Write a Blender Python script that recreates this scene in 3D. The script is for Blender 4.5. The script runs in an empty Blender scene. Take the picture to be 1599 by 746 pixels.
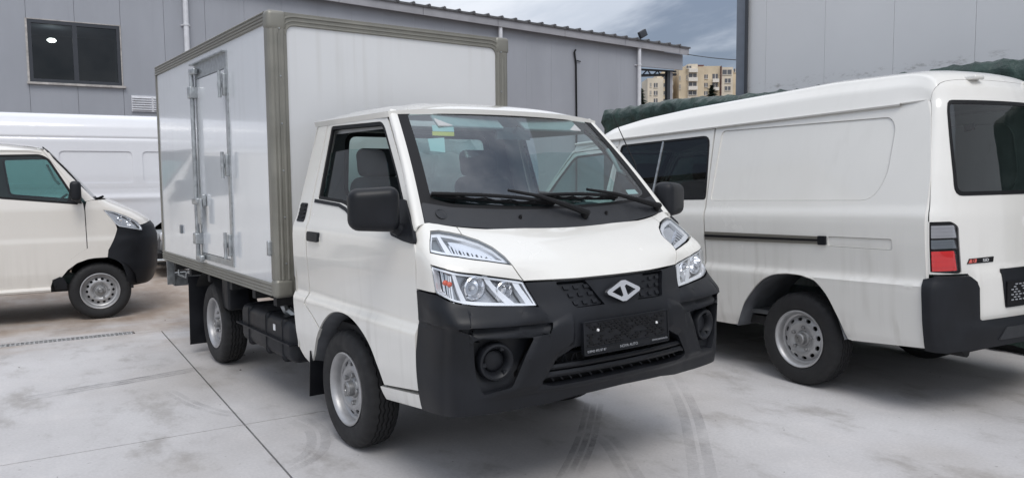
import bpy, bmesh, math, random
from mathutils import Vector, Matrix
random.seed(7)
R = math.radians
S = bpy.context.scene
C = S.collection
# ------------------------------------------------------------------ camera
CAM = Vector((3.8266, -2.5001, 1.4409)); AZ, PITCH, ROLL, FPX = 2.505443, .0798397, -.0086502, 1216.52
FW = Vector((math.cos(AZ)*math.cos(PITCH), math.sin(AZ)*math.cos(PITCH), -math.sin(PITCH)))
_rt = Vector((math.sin(AZ), -math.cos(AZ), 0)); _up = _rt.cross(FW)
RT = math.cos(ROLL)*_rt + math.sin(ROLL)*_up; UP = -math.sin(ROLL)*_rt + math.cos(ROLL)*_up
cd = bpy.data.cameras.new('camera'); cam = bpy.data.objects.new('camera', cd); C.objects.link(cam)
cam.matrix_world = Matrix(((RT.x, UP.x, -FW.x, CAM.x), (RT.y, UP.y, -FW.y, CAM.y), (RT.z, UP.z, -FW.z, CAM.z), (0, 0, 0, 1)))
cd.sensor_width = 36; cd.lens = FPX/1599*36; cd.clip_start = .05; cd.clip_end = 3000
S.camera = cam
# ------------------------------------------------------------------ sky, sun, exposure
SUN_AZ, SUN_EL = R(-24), R(56)
w = bpy.data.worlds.new('World'); S.world = w; w.use_nodes = True
wt = w.node_tree; wt.nodes.clear()
def wn(t, **k):
    n = wt.nodes.new(t)
    for a, b in k.items(): setattr(n, a, b)
    return n
sky = wn('ShaderNodeTexSky', sky_type='NISHITA', sun_disc=False, sun_elevation=SUN_EL, sun_rotation=R(90)-SUN_AZ)
tc = wn('ShaderNodeTexCoord'); sep = wn('ShaderNodeSeparateXYZ'); wt.links.new(tc.outputs['Generated'], sep.inputs[0])
zz_ = wn('ShaderNodeMath', operation='MAXIMUM'); zz_.inputs[1].default_value = 0.0; wt.links.new(sep.outputs['Z'], zz_.inputs[0])
za = wn('ShaderNodeMath', operation='ADD'); za.inputs[1].default_value = .22; wt.links.new(zz_.outputs[0], za.inputs[0])
cmb = wn('ShaderNodeCombineXYZ')
for i, ax in enumerate('XY'):
    d = wn('ShaderNodeMath', operation='DIVIDE'); wt.links.new(sep.outputs[ax], d.inputs[0]); wt.links.new(za.outputs[0], d.inputs[1]); wt.links.new(d.outputs[0], cmb.inputs[i])
mp = wn('ShaderNodeMapping'); mp.inputs['Location'].default_value = (12.846, 3.718, 0); wt.links.new(cmb.outputs[0], mp.inputs[0])
nz = wn('ShaderNodeTexNoise'); nz.inputs['Scale'].default_value = .6; nz.inputs['Detail'].default_value = 7; nz.inputs['Roughness'].default_value = .60; nz.inputs['Distortion'].default_value = .35
wt.links.new(mp.outputs[0], nz.inputs['Vector'])
rp = wn('ShaderNodeValToRGB'); rp.color_ramp.interpolation = 'EASE'
e = rp.color_ramp.elements; e[0].position = .36; e[0].color = (.225, .265, .345, 1); e[1].position = .64; e[1].color = (.93, .95, 1, 1)
el = e.new(.5); el.color = (.64, .68, .76, 1)
wt.links.new(nz.outputs['Fac'], rp.inputs[0])
# overcast sky: the zenith is brighter than the horizon (CIE overcast)
cie = wn('ShaderNodeMath', operation='MULTIPLY_ADD'); cie.inputs[1].default_value = 5.6; cie.inputs[2].default_value = 3.9; wt.links.new(zz_.outputs[0], cie.inputs[0])
gain = wn('ShaderNodeVectorMath', operation='SCALE'); wt.links.new(cie.outputs[0], gain.inputs['Scale']); wt.links.new(rp.outputs[0], gain.inputs[0])
mx = wn('ShaderNodeMixRGB'); mx.inputs[0].default_value = .9; wt.links.new(sky.outputs[0], mx.inputs[1]); wt.links.new(gain.outputs[0], mx.inputs[2])
bg = wn('ShaderNodeBackground'); bg.inputs['Strength'].default_value = .1; wt.links.new(mx.outputs[0], bg.inputs[0])
wo = wn('ShaderNodeOutputWorld'); wt.links.new(bg.outputs[0], wo.inputs[0])
sl = bpy.data.lights.new('sun', 'SUN'); sl.energy = .8; sl.angle = R(28); sl.color = (1, .965, .92)
so = bpy.data.objects.new('sun', sl); C.objects.link(so); so.location = (0, 0, 30)
so.rotation_euler = Vector((-math.cos(SUN_AZ)*math.cos(SUN_EL), -math.sin(SUN_AZ)*math.cos(SUN_EL), -math.sin(SUN_EL))).to_track_quat('-Z', 'Y').to_euler()
S.view_settings.view_transform = 'Standard'; S.view_settings.look = 'None'; S.view_settings.gamma = 1; S.view_settings.use_curve_mapping = False
S.view_settings.exposure = .95

def ray(px, py): return FW + RT*((px-799.5)/FPX) - UP*((py-373)/FPX)
def at(px, py, depth): return CAM + ray(px, py)*depth

# ------------------------------------------------------------------ materials
MATS = {}
def nodemat(name):
    m = bpy.data.materials.new(name); m.use_nodes = True; MATS[name] = m
    nt = m.node_tree; b = nt.nodes['Principled BSDF']
    return m, nt, b
def tex(nt, scale, detail=4, mapscale=None, rough=.55, loc=None):
    c = nt.nodes.new('ShaderNodeTexCoord'); n = nt.nodes.new('ShaderNodeTexNoise')
    n.inputs['Scale'].default_value = scale; n.inputs['Detail'].default_value = detail; n.inputs['Roughness'].default_value = rough
    mpn = nt.nodes.new('ShaderNodeMapping')
    if mapscale: mpn.inputs['Scale'].default_value = mapscale
    if loc: mpn.inputs['Location'].default_value = loc
    nt.links.new(c.outputs['Object'], mpn.inputs[0]); nt.links.new(mpn.outputs[0], n.inputs['Vector'])
    return n
def ramp(nt, src, stops):
    r = nt.nodes.new('ShaderNodeValToRGB'); e = r.color_ramp.elements
    e[0].position, e[0].color = stops[0][0], (*stops[0][1], 1); e[1].position, e[1].color = stops[-1][0], (*stops[-1][1], 1)
    for p, c in stops[1:-1]:
        q = e.new(p); q.color = (*c, 1)
    nt.links.new(src, r.inputs[0]); return r
def mixc(nt, fac, a, b, mode='MIX'):
    m = nt.nodes.new('ShaderNodeMixRGB'); m.blend_type = mode
    for i, v in ((0, fac), (1, a), (2, b)):
        if hasattr(v, 'is_output'): nt.links.new(v, m.inputs[i])
        else: m.inputs[i].default_value = v if i == 0 else (*v, 1)
    return m
def bump(nt, b, src, strength, dist=.01):
    n = nt.nodes.new('ShaderNodeBump'); n.inputs['Strength'].default_value = strength; n.inputs['Distance'].default_value = dist
    nt.links.new(src, n.inputs['Height']); nt.links.new(n.outputs[0], b.inputs['Normal'])
def simple(name, col, rough=.5, metal=0, coat=0, var=0, vscale=6, bmp=0, bscale=200, bdist=.002, spec=None):
    m, nt, b = nodemat(name)
    b.inputs['Base Color'].default_value = (*col, 1); b.inputs['Roughness'].default_value = rough; b.inputs['Metallic'].default_value = metal
    b.inputs['Coat Weight'].default_value = coat; b.inputs['Coat Roughness'].default_value = .05
    if spec is not None: b.inputs['Specular IOR Level'].default_value = spec
    if var:
        n = tex(nt, vscale, 5)
        r = ramp(nt, n.outputs[0], [(.3, tuple(max(0, c*(1-var)) for c in col)), (.7, tuple(min(1, c*(1+var)) for c in col))])
        nt.links.new(r.outputs[0], b.inputs['Base Color'])
        rr = ramp(nt, n.outputs[0], [(.3, (rough*.8,)*3), (.7, (min(1, rough*1.25),)*3)]); nt.links.new(rr.outputs[0], b.inputs['Roughness'])
    if bmp:
        n2 = tex(nt, bscale, 3); bump(nt, b, n2.outputs[0], bmp, bdist)
    return m
def paint(name, col, streak=.35, rough=.26, zhi=1.1):
    """car paint with a clear coat, a little uneven dust and vertical rain streaks"""
    m, nt, b = nodemat(name)
    n1 = tex(nt, 3, 5); n2 = tex(nt, 1, 3, (17, 17, .35), .55); n3 = tex(nt, 1.3, 2)
    s = ramp(nt, n2.outputs[0], [(.50, (0, 0, 0)), (.80, (1, 1, 1))]); k = ramp(nt, n3.outputs[0], [(.42, (0, 0, 0)), (.70, (1, 1, 1))])
    f = mixc(nt, 1, s.outputs[0], k.outputs[0], 'MULTIPLY')
    sx = nt.nodes.new('ShaderNodeSeparateXYZ'); tcn = nt.nodes.new('ShaderNodeTexCoord'); nt.links.new(tcn.outputs['Object'], sx.inputs[0])
    mz = nt.nodes.new('ShaderNodeMapRange'); mz.inputs['From Min'].default_value = zhi; mz.inputs['From Max'].default_value = zhi-.55; mz.inputs['To Min'].default_value = .12; nt.links.new(sx.outputs['Z'], mz.inputs['Value'])
    f1 = mixc(nt, 1, f.outputs[0], mz.outputs[0], 'MULTIPLY')
    f2 = mixc(nt, 1, f1.outputs[0], (streak,)*3, 'MULTIPLY')
    base = ramp(nt, n1.outputs[0], [(.3, tuple(c*.985 for c in col)), (.7, tuple(min(1, c*1.01) for c in col))])
    o = mixc(nt, f2.outputs[0], base.outputs[0], (.30, .27, .22))
    nt.links.new(o.outputs[0], b.inputs['Base Color'])
    rr = ramp(nt, n1.outputs[0], [(.3, (rough*.95,)*3), (.7, (rough*1.06,)*3)]); nt.links.new(rr.outputs[0], b.inputs['Roughness'])
    b.inputs['Coat Weight'].default_value = .9; b.inputs['Coat Roughness'].default_value = .055
    return m
def glass(name, tint, gloss=1.0, ior=1.5, rough=0.0):
    m = bpy.data.materials.new(name); m.use_nodes = True; nt = m.node_tree; nt.nodes.clear()
    t = nt.nodes.new('ShaderNodeBsdfTransparent'); t.inputs[0].default_value = (*tint, 1)
    g = nt.nodes.new('ShaderNodeBsdfGlossy'); g.inputs['Roughness'].default_value = rough; g.inputs[0].default_value = (gloss,)*3+(1,)
    f = nt.nodes.new('ShaderNodeFresnel'); ge = nt.nodes.new('ShaderNodeNewGeometry'); mi_ = nt.nodes.new('ShaderNodeMapRange')   # a thin pane: the same index from either face
    mi_.inputs['To Min'].default_value = ior; mi_.inputs['To Max'].default_value = 1/ior; nt.links.new(ge.outputs['Backfacing'], mi_.inputs['Value']); nt.links.new(mi_.outputs[0], f.inputs[0])
    x = nt.nodes.new('ShaderNodeMixShader'); o = nt.nodes.new('ShaderNodeOutputMaterial')
    nt.links.new(f.outputs[0], x.inputs[0]); nt.links.new(t.outputs[0], x.inputs[1]); nt.links.new(g.outputs[0], x.inputs[2]); nt.links.new(x.outputs[0], o.inputs[0])
    return m
WHITE = (.745, .73, .685)
m_paint = paint('cream white paint', WHITE, .5)
m_paint2 = paint('cream white van paint', (.735, .72, .68), .8)
m_paint3 = paint('white van paint', (.70, .705, .73), .25)
m_black = simple('black bumper plastic', (.0085, .0096, .0125), .46, var=.4, vscale=4, bmp=.12, bscale=420, bdist=.001, spec=.32)
m_cowl = simple('grey cowl plastic', (.022, .0235, .027), .5, var=.12, vscale=12, bmp=.1, bscale=500, bdist=.001)
m_dark = simple('dark underbody', (.012, .012, .013), .75, var=.3)
m_liner = simple('wheel arch liner', (.10, .105, .115), .7, var=.35, vscale=8)
m_rubber = simple('tyre rubber', (.0125, .0125, .0135), .72, var=.25, vscale=14, bmp=.1, bscale=160, bdist=.001)
m_tread = m_rubber
m_seal = simple('black rubber seal', (.009, .009, .010), .5, spec=.22)
m_rim = simple('silver painted steel', (.40, .40, .405), .38, .55, var=.18, vscale=9)
m_hub = simple('bare hub metal', (.30, .30, .30), .42, .8, var=.3, vscale=30)
m_chrome = simple('lamp chrome', (.85, .86, .88), .12, 1.0)
m_lampwhite = simple('lamp silver trim', (.82, .83, .85), .28, .55)
m_lampgrey = simple('lamp grey trim', (.16, .18, .20), .3, .3)
m_lamphouse = simple('lamp housing', (.42, .43, .45), .22, .75)
m_lampclear = simple('smoky clear lamp', (.38, .38, .40), .2, .3)
m_amber = simple('amber bulb', (.62, .10, .05), .25)
m_alloy = simple('aluminium profile', (.225, .218, .19), .40, .4, var=.12, vscale=5)
m_alloyd = simple('darker aluminium profile', (.20, .19, .165), .5, .5)  # slightly darker, rougher aluminium for the van's slide rail
m_galv = simple('galvanised steel', (.42, .44, .45), .35, .75, var=.25, vscale=25)
m_boxp = paint('box panel white', (.69, .71, .73), .15, .16, 3.2)
m_boxf = paint('box front panel white', (.62, .625, .63), .35, .3, 3.2)
m_glass = glass('tinted windscreen glass', (.56, .72, .72), 1.0, 2.3)
m_glassd = glass('dark window glass', (.20, .235, .24))
m_glassm = glass('green window glass', (.70, .86, .85), 1.0, 1.75)
m_glassL = glass('teal window glass', (.34, .55, .53), 1.0, 1.6)
m_glassr = glass('rear window glass', (.34, .42, .42), 1.0, 1.8)
m_lens = glass('clear lamp lens', (.97, .98, .99))
m_trim = simple('interior grey plastic', (.09, .095, .10), .65, var=.15)
m_fabric = simple('dark seat fabric', (.032, .034, .038), .9, var=.2, bmp=.3, bscale=300)
m_liningl = simple('pale cab lining', (.45, .46, .46), .8, var=.1)
m_white = simple('matt white', (.78, .78, .78), .6)
m_red = simple('red lamp plastic', (.60, .006, .008), .18, coat=.5)
m_redb = simple('red badge', (.6, .12, .10), .35)
m_grey = simple('grey print', (.30, .31, .33), .5)
m_yellow = simple('yellow paper', (.75, .58, .10), .7)
m_paper = simple('pale green paper', (.55, .68, .66), .7)
m_plastic_film = glass('crumpled plastic film', (.72, .80, .80), .9, 1.5, .15)

# ------------------------------------------------------------------ mesh helpers
def link(name, me, m, parent=None, smooth=38):
    if m is not None:
        for q in (m if isinstance(m, (list, tuple)) else [m]): me.materials.append(q)
    if smooth is not None:
        me.shade_smooth()
        if smooth: me.set_sharp_from_angle(angle=R(smooth))
    o = bpy.data.objects.new(name, me); C.objects.link(o)
    if parent is not None: o.parent = parent
    return o
class MB:
    def __init__(s): s.v = []; s.f = []; s.mi = []; s.m = 0
    def add(s, V, F):
        b = len(s.v); s.v += [tuple(p) for p in V]; s.f += [tuple(i+b for i in f) for f in F]; s.mi += [s.m]*len(F)
    def box(s, c, d, rot=None):
        V = [Vector((x*d[0]/2, y*d[1]/2, z*d[2]/2)) for x in (-1, 1) for y in (-1, 1) for z in (-1, 1)]
        if rot is not None: V = [rot @ v for v in V]
        s.add([v+Vector(c) for v in V], [(0, 1, 3, 2), (4, 6, 7, 5), (0, 4, 5, 1), (2, 3, 7, 6), (0, 2, 6, 4), (1, 5, 7, 3)])
    def span(s, a, b): s.box([(p+q)/2 for p, q in zip(a, b)], [abs(q-p) for p, q in zip(a, b)])
    def grid(s, rows, closed=False):
        n = len(rows[0]); V = [p for r in rows for p in r]; F = []
        for i in range(len(rows)-1):
            for j in range(n if closed else n-1):
                k = (j+1) % n; F.append((i*n+j, i*n+k, (i+1)*n+k, (i+1)*n+j))
        s.add(V, F)
    def tube(s, P, r, n=8, cap=True):
        P = [Vector(p) for p in P]; rows = []; prev = None
        for i, p in enumerate(P):
            t = (P[min(i+1, len(P)-1)]-P[max(i-1, 0)]).normalized()
            if prev is None: a = t.orthogonal().normalized()
            else: a = (prev - t*prev.dot(t)).normalized()
            prev = a; b = t.cross(a); rr = r[i] if isinstance(r, (list, tuple)) else r
            rows.append([p+(a*math.cos(k*2*math.pi/n)+b*math.sin(k*2*math.pi/n))*rr for k in range(n)])
        s.grid(rows, True)
        if cap:
            s.add(rows[0], [tuple(range(n))[::-1]]); s.add(rows[-1], [tuple(range(n))])
    def lathe(s, prof, n=48, axis='y', c=(0, 0, 0)):
        rows = []
        for r, h in prof:
            row = []
            for k in range(n):
                a = 2*math.pi*k/n; p = (r*math.cos(a), h, r*math.sin(a)) if axis == 'y' else ((h, r*math.cos(a), r*math.sin(a)) if axis == 'x' else (r*math.cos(a), r*math.sin(a), h))
                row.append(tuple(q+w_ for q, w_ in zip(p, c)))
            rows.append(row)
        s.grid(rows, True)
    def prism(s, poly, fn, d0, d1):
        """polygon in 2d; fn(u,v,d) -> 3d"""
        n = len(poly); a = [fn(u, v, d0) for u, v in poly]; b = [fn(u, v, d1) for u, v in poly]
        s.add(a+b, [tuple(range(n))[::-1], tuple(range(n, 2*n))]+[(i, (i+1) % n, n+(i+1) % n, n+i) for i in range(n)])
    def mesh(s, name):
        me = bpy.data.meshes.new(name); me.from_pydata(s.v, [], s.f)
        me.polygons.foreach_set('material_index', s.mi); me.update()
        bm = bmesh.new(); bm.from_mesh(me); bmesh.ops.recalc_face_normals(bm, faces=bm.faces); bm.to_mesh(me); bm.free()
        return me
    def build(s, name, m, parent=None, smooth=38): return link(name, s.mesh(name), m, parent, smooth)
def rbox(name, c, d, r, m, parent=None, rot=None, seg=3, taper=None):
    bm = bmesh.new(); bmesh.ops.create_cube(bm, size=1)
    for v in bm.verts:
        v.co = Vector((v.co.x*d[0], v.co.y*d[1], v.co.z*d[2]))
        if taper: v.co = taper(v.co)
    bmesh.ops.bevel(bm, geom=bm.edges[:]+bm.verts[:], offset=r, segments=seg, affect='EDGES', profile=.5)
    for v in bm.verts:
        v.co = (rot @ v.co if rot is not None else v.co)+Vector(c)
    me = bpy.data.meshes.new(name); bm.to_mesh(me); bm.free()
    return link(name, me, m, parent, 50)
def empty(name, loc=(0, 0, 0), rot=(0, 0, 0), parent=None):
    o = bpy.data.objects.new(name, None); C.objects.link(o); o.location = loc; o.rotation_euler = rot; o.empty_display_size = .2
    if parent: o.parent = parent
    return o
def tag(o, label, cat, group=None):
    o['label'] = label; o['category'] = cat
    if group: o['group'] = group
    return o
def dup(o, parent=None, **k):
    c = o.copy(); C.objects.link(c); c.parent = parent
    for a, b in k.items(): setattr(c, a, b)
    for ch in list(o.children): dup(ch, c)
    return c
def inset(poly, d, sc):
    if not d: return list(poly)
    P = [(u*sc[0], v*sc[1]) for u, v in poly]; n = len(P)
    A = sum(P[i][0]*P[(i+1) % n][1]-P[(i+1) % n][0]*P[i][1] for i in range(n)); sg = 1 if A > 0 else -1
    out = []
    for i in range(n):
        a, b, c = P[i-1], P[i], P[(i+1) % n]
        e1 = Vector((b[0]-a[0], b[1]-a[1])).normalized(); e2 = Vector((c[0]-b[0], c[1]-b[1])).normalized()
        n1 = Vector((-e1.y, e1.x))*sg; n2 = Vector((-e2.y, e2.x))*sg; m_ = n1+n2
        if m_.length < 1e-6: m_ = n1
        m_ = m_.normalized(); k = d/max(.4, m_.dot(n1))
        out.append(((b[0]+m_.x*k)/sc[0], (b[1]+m_.y*k)/sc[1]))
    return out
def rnd(poly, r, sc=(1, 1), seg=4):
    """round the corners of a polygon"""
    P = [Vector((u*sc[0], v*sc[1])) for u, v in poly]; n = len(P); out = []
    for i in range(n):
        a, b, c = P[i-1], P[i], P[(i+1) % n]; rr = r[i] if isinstance(r, (list, tuple)) else r
        l = min(rr, (a-b).length*.48, (c-b).length*.48)
        if l < 1e-5: out.append(b); continue
        p0 = b+(a-b).normalized()*l; p2 = b+(c-b).normalized()*l
        for k in range(seg+1):
            t = k/seg; out.append(p0*(1-t)**2+b*2*t*(1-t)+p2*t*t)
    return [(p.x/sc[0], p.y/sc[1]) for p in out]
def crv(P, n=5):
    """open catmull-rom through points"""
    out = []
    for i in range(len(P)-1):
        for k in range(n): out.append(cri(P, (i+k/n)/(len(P)-1)))
    return out+[P[-1]]
def panel(name, outer, fn, m, parent=None, holes=(), step=(.06, .06), sc=(1, 1), gap=0, off=0, depth=.012, ref=(.2, 0, 1.), smooth=35, both=False, mirror=False):
    """a curved sheet: polygon (with holes) in (u,v), cut on a grid, laid on the surface fn(u,v); its edges turn inwards by depth"""
    bm = bmesh.new(); edges = []
    for li, lp in enumerate([inset(outer, gap, sc)]+[inset(h, -gap, sc) for h in holes]):
        vs = [bm.verts.new((u, v, 0)) for u, v in lp]
        edges += [bm.edges.new((vs[i], vs[(i+1) % len(vs)])) for i in range(len(vs))]
    bmesh.ops.triangle_fill(bm, use_beauty=True, use_dissolve=False, edges=edges, normal=(0, 0, 1))
    us = [v.co.x for v in bm.verts]; vs_ = [v.co.y for v in bm.verts]
    for k, (lo, hi, st) in enumerate(((min(us), max(us), step[0]), (min(vs_), max(vs_), step[1]))):
        if not st: continue
        n = int((hi-lo)/st)
        for i in range(1, n+1):
            co = lo+(hi-lo)*i/(n+1)
            bmesh.ops.bisect_plane(bm, geom=bm.verts[:]+bm.edges[:]+bm.faces[:], dist=1e-5, plane_co=(co, 0, 0) if k == 0 else (0, co, 0), plane_no=(1, 0, 0) if k == 0 else (0, 1, 0))
    V = []; NN = []; ref = Vector(ref); bm.verts.index_update()
    h = 2e-3
    for v in bm.verts:
        u, t = v.co.x, v.co.y
        p = Vector(fn(u, t)); a = Vector(fn(u+h, t))-Vector(fn(u-h, t)); b = Vector(fn(u, t+h))-Vector(fn(u, t-h))
        n = a.cross(b)
        n = n.normalized() if n.length > 1e-12 else (p-ref).normalized()
        if n.dot(p-ref) < 0: n = -n
        V.append(p+n*off); NN.append(n)
    F = [tuple(v.index for v in f.verts) for f in bm.faces]
    if depth:
        bmap = {}
        for e_ in bm.edges:
            if len(e_.link_faces) == 1:
                ids = []
                for v in e_.verts:
                    if v.index not in bmap: bmap[v.index] = len(V); V.append(V[v.index]-NN[v.index]*depth)
                    ids.append(v.index)
                F.append((ids[0], ids[1], bmap[ids[1]], bmap[ids[0]]))
    bm.free()
    if mirror: V = [Vector((p.x, -p.y, p.z)) for p in V]
    me = bpy.data.meshes.new(name); me.from_pydata(V, [], F); me.update()
    b2 = bmesh.new(); b2.from_mesh(me); b2.faces.ensure_lookup_table()
    bmesh.ops.recalc_face_normals(b2, faces=b2.faces)
    f0 = max(b2.faces, key=lambda f: f.calc_area()); r2 = Vector((ref.x, -ref.y, ref.z)) if mirror else ref
    if f0.normal.dot(f0.calc_center_median()-r2) < 0: bmesh.ops.reverse_faces(b2, faces=b2.faces)
    b2.to_mesh(me); b2.free()
    return link(name, me, m, parent, smooth)
def text(name, s, size, m, parent, mtx, ext=.0006, align='CENTER', xs=1):
    cu = bpy.data.curves.new(name, 'FONT'); cu.body = s; cu.size = size; cu.extrude = ext; cu.align_x = align; cu.align_y = 'CENTER'; cu.resolution_u = 2
    t = bpy.data.objects.new(name+'_tmp', cu); C.objects.link(t); dg = bpy.context.evaluated_depsgraph_get()
    me = bpy.data.meshes.new_from_object(t.evaluated_get(dg)); bpy.data.objects.remove(t); bpy.data.curves.remove(cu)
    for v in me.vertices: v.co = mtx @ Vector((v.co.x*xs, v.co.y, v.co.z))
    me.materials.clear(); return link(name, me, m, parent, None)
def frame(o, x, y):
    """matrix with origin o, text x axis x and y axis y"""
    x = Vector(x).normalized(); y = Vector(y); z = x.cross(y).normalized(); y = z.cross(x); o = Vector(o)
    return Matrix(((x.x, y.x, z.x, o.x), (x.y, y.y, z.y, o.y), (x.z, y.z, z.z, o.z), (0, 0, 0, 1)))

# ------------------------------------------------------------------ cab surfaces (metres; x forward, y left, front axle at x=0)
def cri(P,t):
    # catmull-rom through list of tuples, t in [0,1]
    n=len(P)-1; f=min(max(t,0),1)*n; i=min(int(f),n-1); f-=i
    p1,p2=P[i],P[i+1]
    p0=P[i-1] if i>0 else tuple(2*a-b for a,b in zip(p1,p2))
    p3=P[i+2] if i+2<=n else tuple(2*b-a for a,b in zip(p1,p2))
    return tuple(.5*(2*b+(c-a)*f+(2*a-5*b+4*c-d)*f*f+(3*b-a-3*c+d)*f**3) for a,b,c,d in zip(p0,p1,p2,p3))
def interp(T,x):
    if x<=T[0][0]: return T[0][1]
    for (a,b),(c,d) in zip(T,T[1:]):
        if x<=c: return b+(d-b)*(x-a)/(c-a)
    return T[-1][1]
SP=[(.30,.775),(.36,.800),(.42,.822),(.55,.842),(.72,.852),(.757,.852),(.772,.847),(.785,.835),(.80,.831),(.85,.832),(1.0,.842),(1.12,.843),(1.165,.839),(1.19,.829),(1.22,.815),(1.76,.672),(1.9,.63)]
def side_y(z):
    return (interp(SP,z-.012)+2*interp(SP,z)+interp(SP,z+.012))/4
LV=[(1.24,[(.84,0),(.84,.25),(.838,.5),(.835,.68),(.828,.766),(.75,.808)]),
(1.19,[(.935,0),(.935,.25),(.93,.5),(.915,.70),(.89,.785),(.80,.828)]),
(1.13,[(1.06,0),(1.055,.25),(1.035,.5),(1.005,.72),(.955,.815),(.86,.842)]),
(1.07,[(1.155,0),(1.15,.25),(1.135,.52),(1.085,.75),(1.015,.832),(.88,.843)]),
(.99,[(1.24,0),(1.225,.25),(1.172,.5),(1.11,.755),(1.04,.838),(.88,.843)]),
(.90,[(1.275,0),(1.265,.25),(1.222,.45),(1.14,.755),(1.06,.84),(.88,.839)]),
(.83,[(1.30,0),(1.295,.25),(1.27,.42),(1.195,.772),(1.09,.838),(.88,.836)]),
(.65,[(1.31,0),(1.30,.25),(1.27,.45),(1.195,.775),(1.08,.843),(.88,.852)]),
(.45,[(1.29,0),(1.28,.25),(1.25,.45),(1.185,.772),(1.06,.83),(.88,.832)]),
(.36,[(1.25,0),(1.24,.25),(1.21,.45),(1.155,.755),(1.03,.80),(.88,.803)])]
LZ=[l[0] for l in LV]
def shell(s,z):
    """front shell of the cab: s=0 centre .. 1 side; returns x,|y|,z"""
    a=abs(s); Q=[cri(l[1],a) for l in LV]
    # interpolate in z (catmull with nonuniform -> use hermite)
    n=len(LZ)
    if z>=LZ[0]: i=0
    elif z<=LZ[-1]: i=n-2
    else: i=next(k for k in range(n-1) if LZ[k]>=z>=LZ[k+1])
    h=LZ[i+1]-LZ[i]; f=(z-LZ[i])/h
    out=[]
    for c in(0,1):
        d=(Q[i+1][c]-Q[i][c])/h
        def slope(k):
            if k<=0: return (Q[1][c]-Q[0][c])/(LZ[1]-LZ[0])
            if k>=n-1: return (Q[n-1][c]-Q[n-2][c])/(LZ[n-1]-LZ[n-2])
            d0=(Q[k][c]-Q[k-1][c])/(LZ[k]-LZ[k-1]); d1=(Q[k+1][c]-Q[k][c])/(LZ[k+1]-LZ[k])
            return 0 if d0*d1<0 else .5*(d0+d1)
        m0,m1=slope(i)*h,slope(i+1)*h; p0,p1=Q[i][c],Q[i+1][c]
        out.append((2*f**3-3*f*f+1)*p0+(f**3-2*f*f+f)*m0+(-2*f**3+3*f*f)*p1+(f**3-f*f)*m1)
    y=out[1]
    return (out[0], math.copysign(y,s) if s else 0.0, z)
def wscr(u,v):
    b=(.93-.10*u*u,.766*u,1.19+.046*u*u); t=(.425-.083*u*u,.635*u,1.778-.003*u*u)
    bl=.022*math.sin(math.pi*v)*(1-.3*u*u)
    return tuple(a+(c-a)*v+n*bl for a,c,n in zip(b,t,(.75,0,.66)))
RP=[(-1.075,0),(-1.068,.20),(-1.05,.40),(-1.022,.59),(-.985,.74),(-.945,.822),(-.90,.845)]
def rear(t,z):
    x,y=cri(RP,abs(t)); k=side_y(z)/.845 if z<1.85 else side_y(1.85)/.845
    lean=interp([(.3,.0),(1.15,.0),(1.4,.02),(1.8,.07),(1.93,.11),(2.0,.17)],z)
    return (x+lean,math.copysign(y*k,t) if t else 0.,z)
def sstep(a, b, x):
    t = min(max((x-a)/(b-a), 0), 1); return t*t*(3-2*t)
def sdf(poly, x, y):
    """signed distance, positive inside"""
    ins = False; d = 1e9; n = len(poly)
    for i in range(n):
        x1, y1 = poly[i]; x2, y2 = poly[(i+1) % n]
        if (y1 > y) != (y2 > y) and x < (x2-x1)*(y-y1)/(y2-y1)+x1: ins = not ins
        dx, dy = x2-x1, y2-y1; t = min(max(((x-x1)*dx+(y-y1)*dy)/(dx*dx+dy*dy+1e-12), 0), 1)
        d = min(d, math.hypot(x-x1-t*dx, y-y1-t*dy))
    return d if ins else -d
SC = (1.5, 1)
UL = [(.762, 1.205), (.655, 1.206), (.58, 1.197), (.523, 1.185), (.469, 1.161), (.435, 1.132), (.41, 1.094), (.4, 1.063), (.424, 1.07), (.483, 1.084), (.597, 1.104), (.681, 1.112), (.803, 1.123), (.79, 1.17)]
HL = [(.833, 1.072), (.696, 1.058), (.539, 1.033), (.462, 1.013), (.397, .996), (.386, .991), (.402, .888), (.447, .891), (.558, .904), (.603, .913), (.688, .931), (.803, .955), (.817, .974)]
FENDER = [(1.0, .957), (.817, .957), (.817, .974), (.833, 1.072), (.696, 1.058), (.539, 1.033), (.462, 1.013), (.397, .996), (.384, .991), (.4, 1.063), (.424, 1.07), (.483, 1.084), (.597, 1.104), (.681, 1.112), (.803, 1.123), (.79, 1.17), (.762, 1.205), (.655, 1.206), (.58, 1.197), (.523, 1.185), (.524, 1.221), (.64, 1.236), (.745, 1.243), (.833, 1.241), (.899, 1.226), (.945, 1.18), (1.0, 1.13)]
HOODH = [(.384, .991), (.4, 1.063), (.41, 1.094), (.435, 1.132), (.469, 1.161), (.523, 1.185), (.524, 1.221), (.45, 1.212), (.389, 1.206), (.26, 1.203), (.13, 1.199), (0, 1.198)]
HOODL = [(.285, .989), (.183, .987), (.066, .987), (0, .987)]
def mir(P): return [(-u, v) for u, v in P]
HOOD = HOODH+mir(HOODH)[::-1][1:]+mir(HOODL)[:-1]+[(0, .987)]+HOODL[::-1][1:]
BUMPH = [(0, .982), (.066, .982), (.183, .982), (.285, .984), (.384, .986), (.402, .884), (.447, .887), (.558, .900), (.603, .909), (.688, .927), (.803, .951), (1.0, .953), (1.0, .42), (.8, .435), (.6, .455), (.48, .45), (.36, .455), (.22, .472), (0, .48)]
BUMPER = BUMPH+mir(BUMPH)[::-1][1:-1]
POCKET = [(.583, .768), (.56, .776), (.446, .760), (.468, .655), (.491, .565), (.557, .548), (.571, .603)]
LEDGE = [(.388, .818), (.50, .818), (.60, .822), (.62, .80), (.60, .775), (.445, .757), (.402, .769)]
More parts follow.
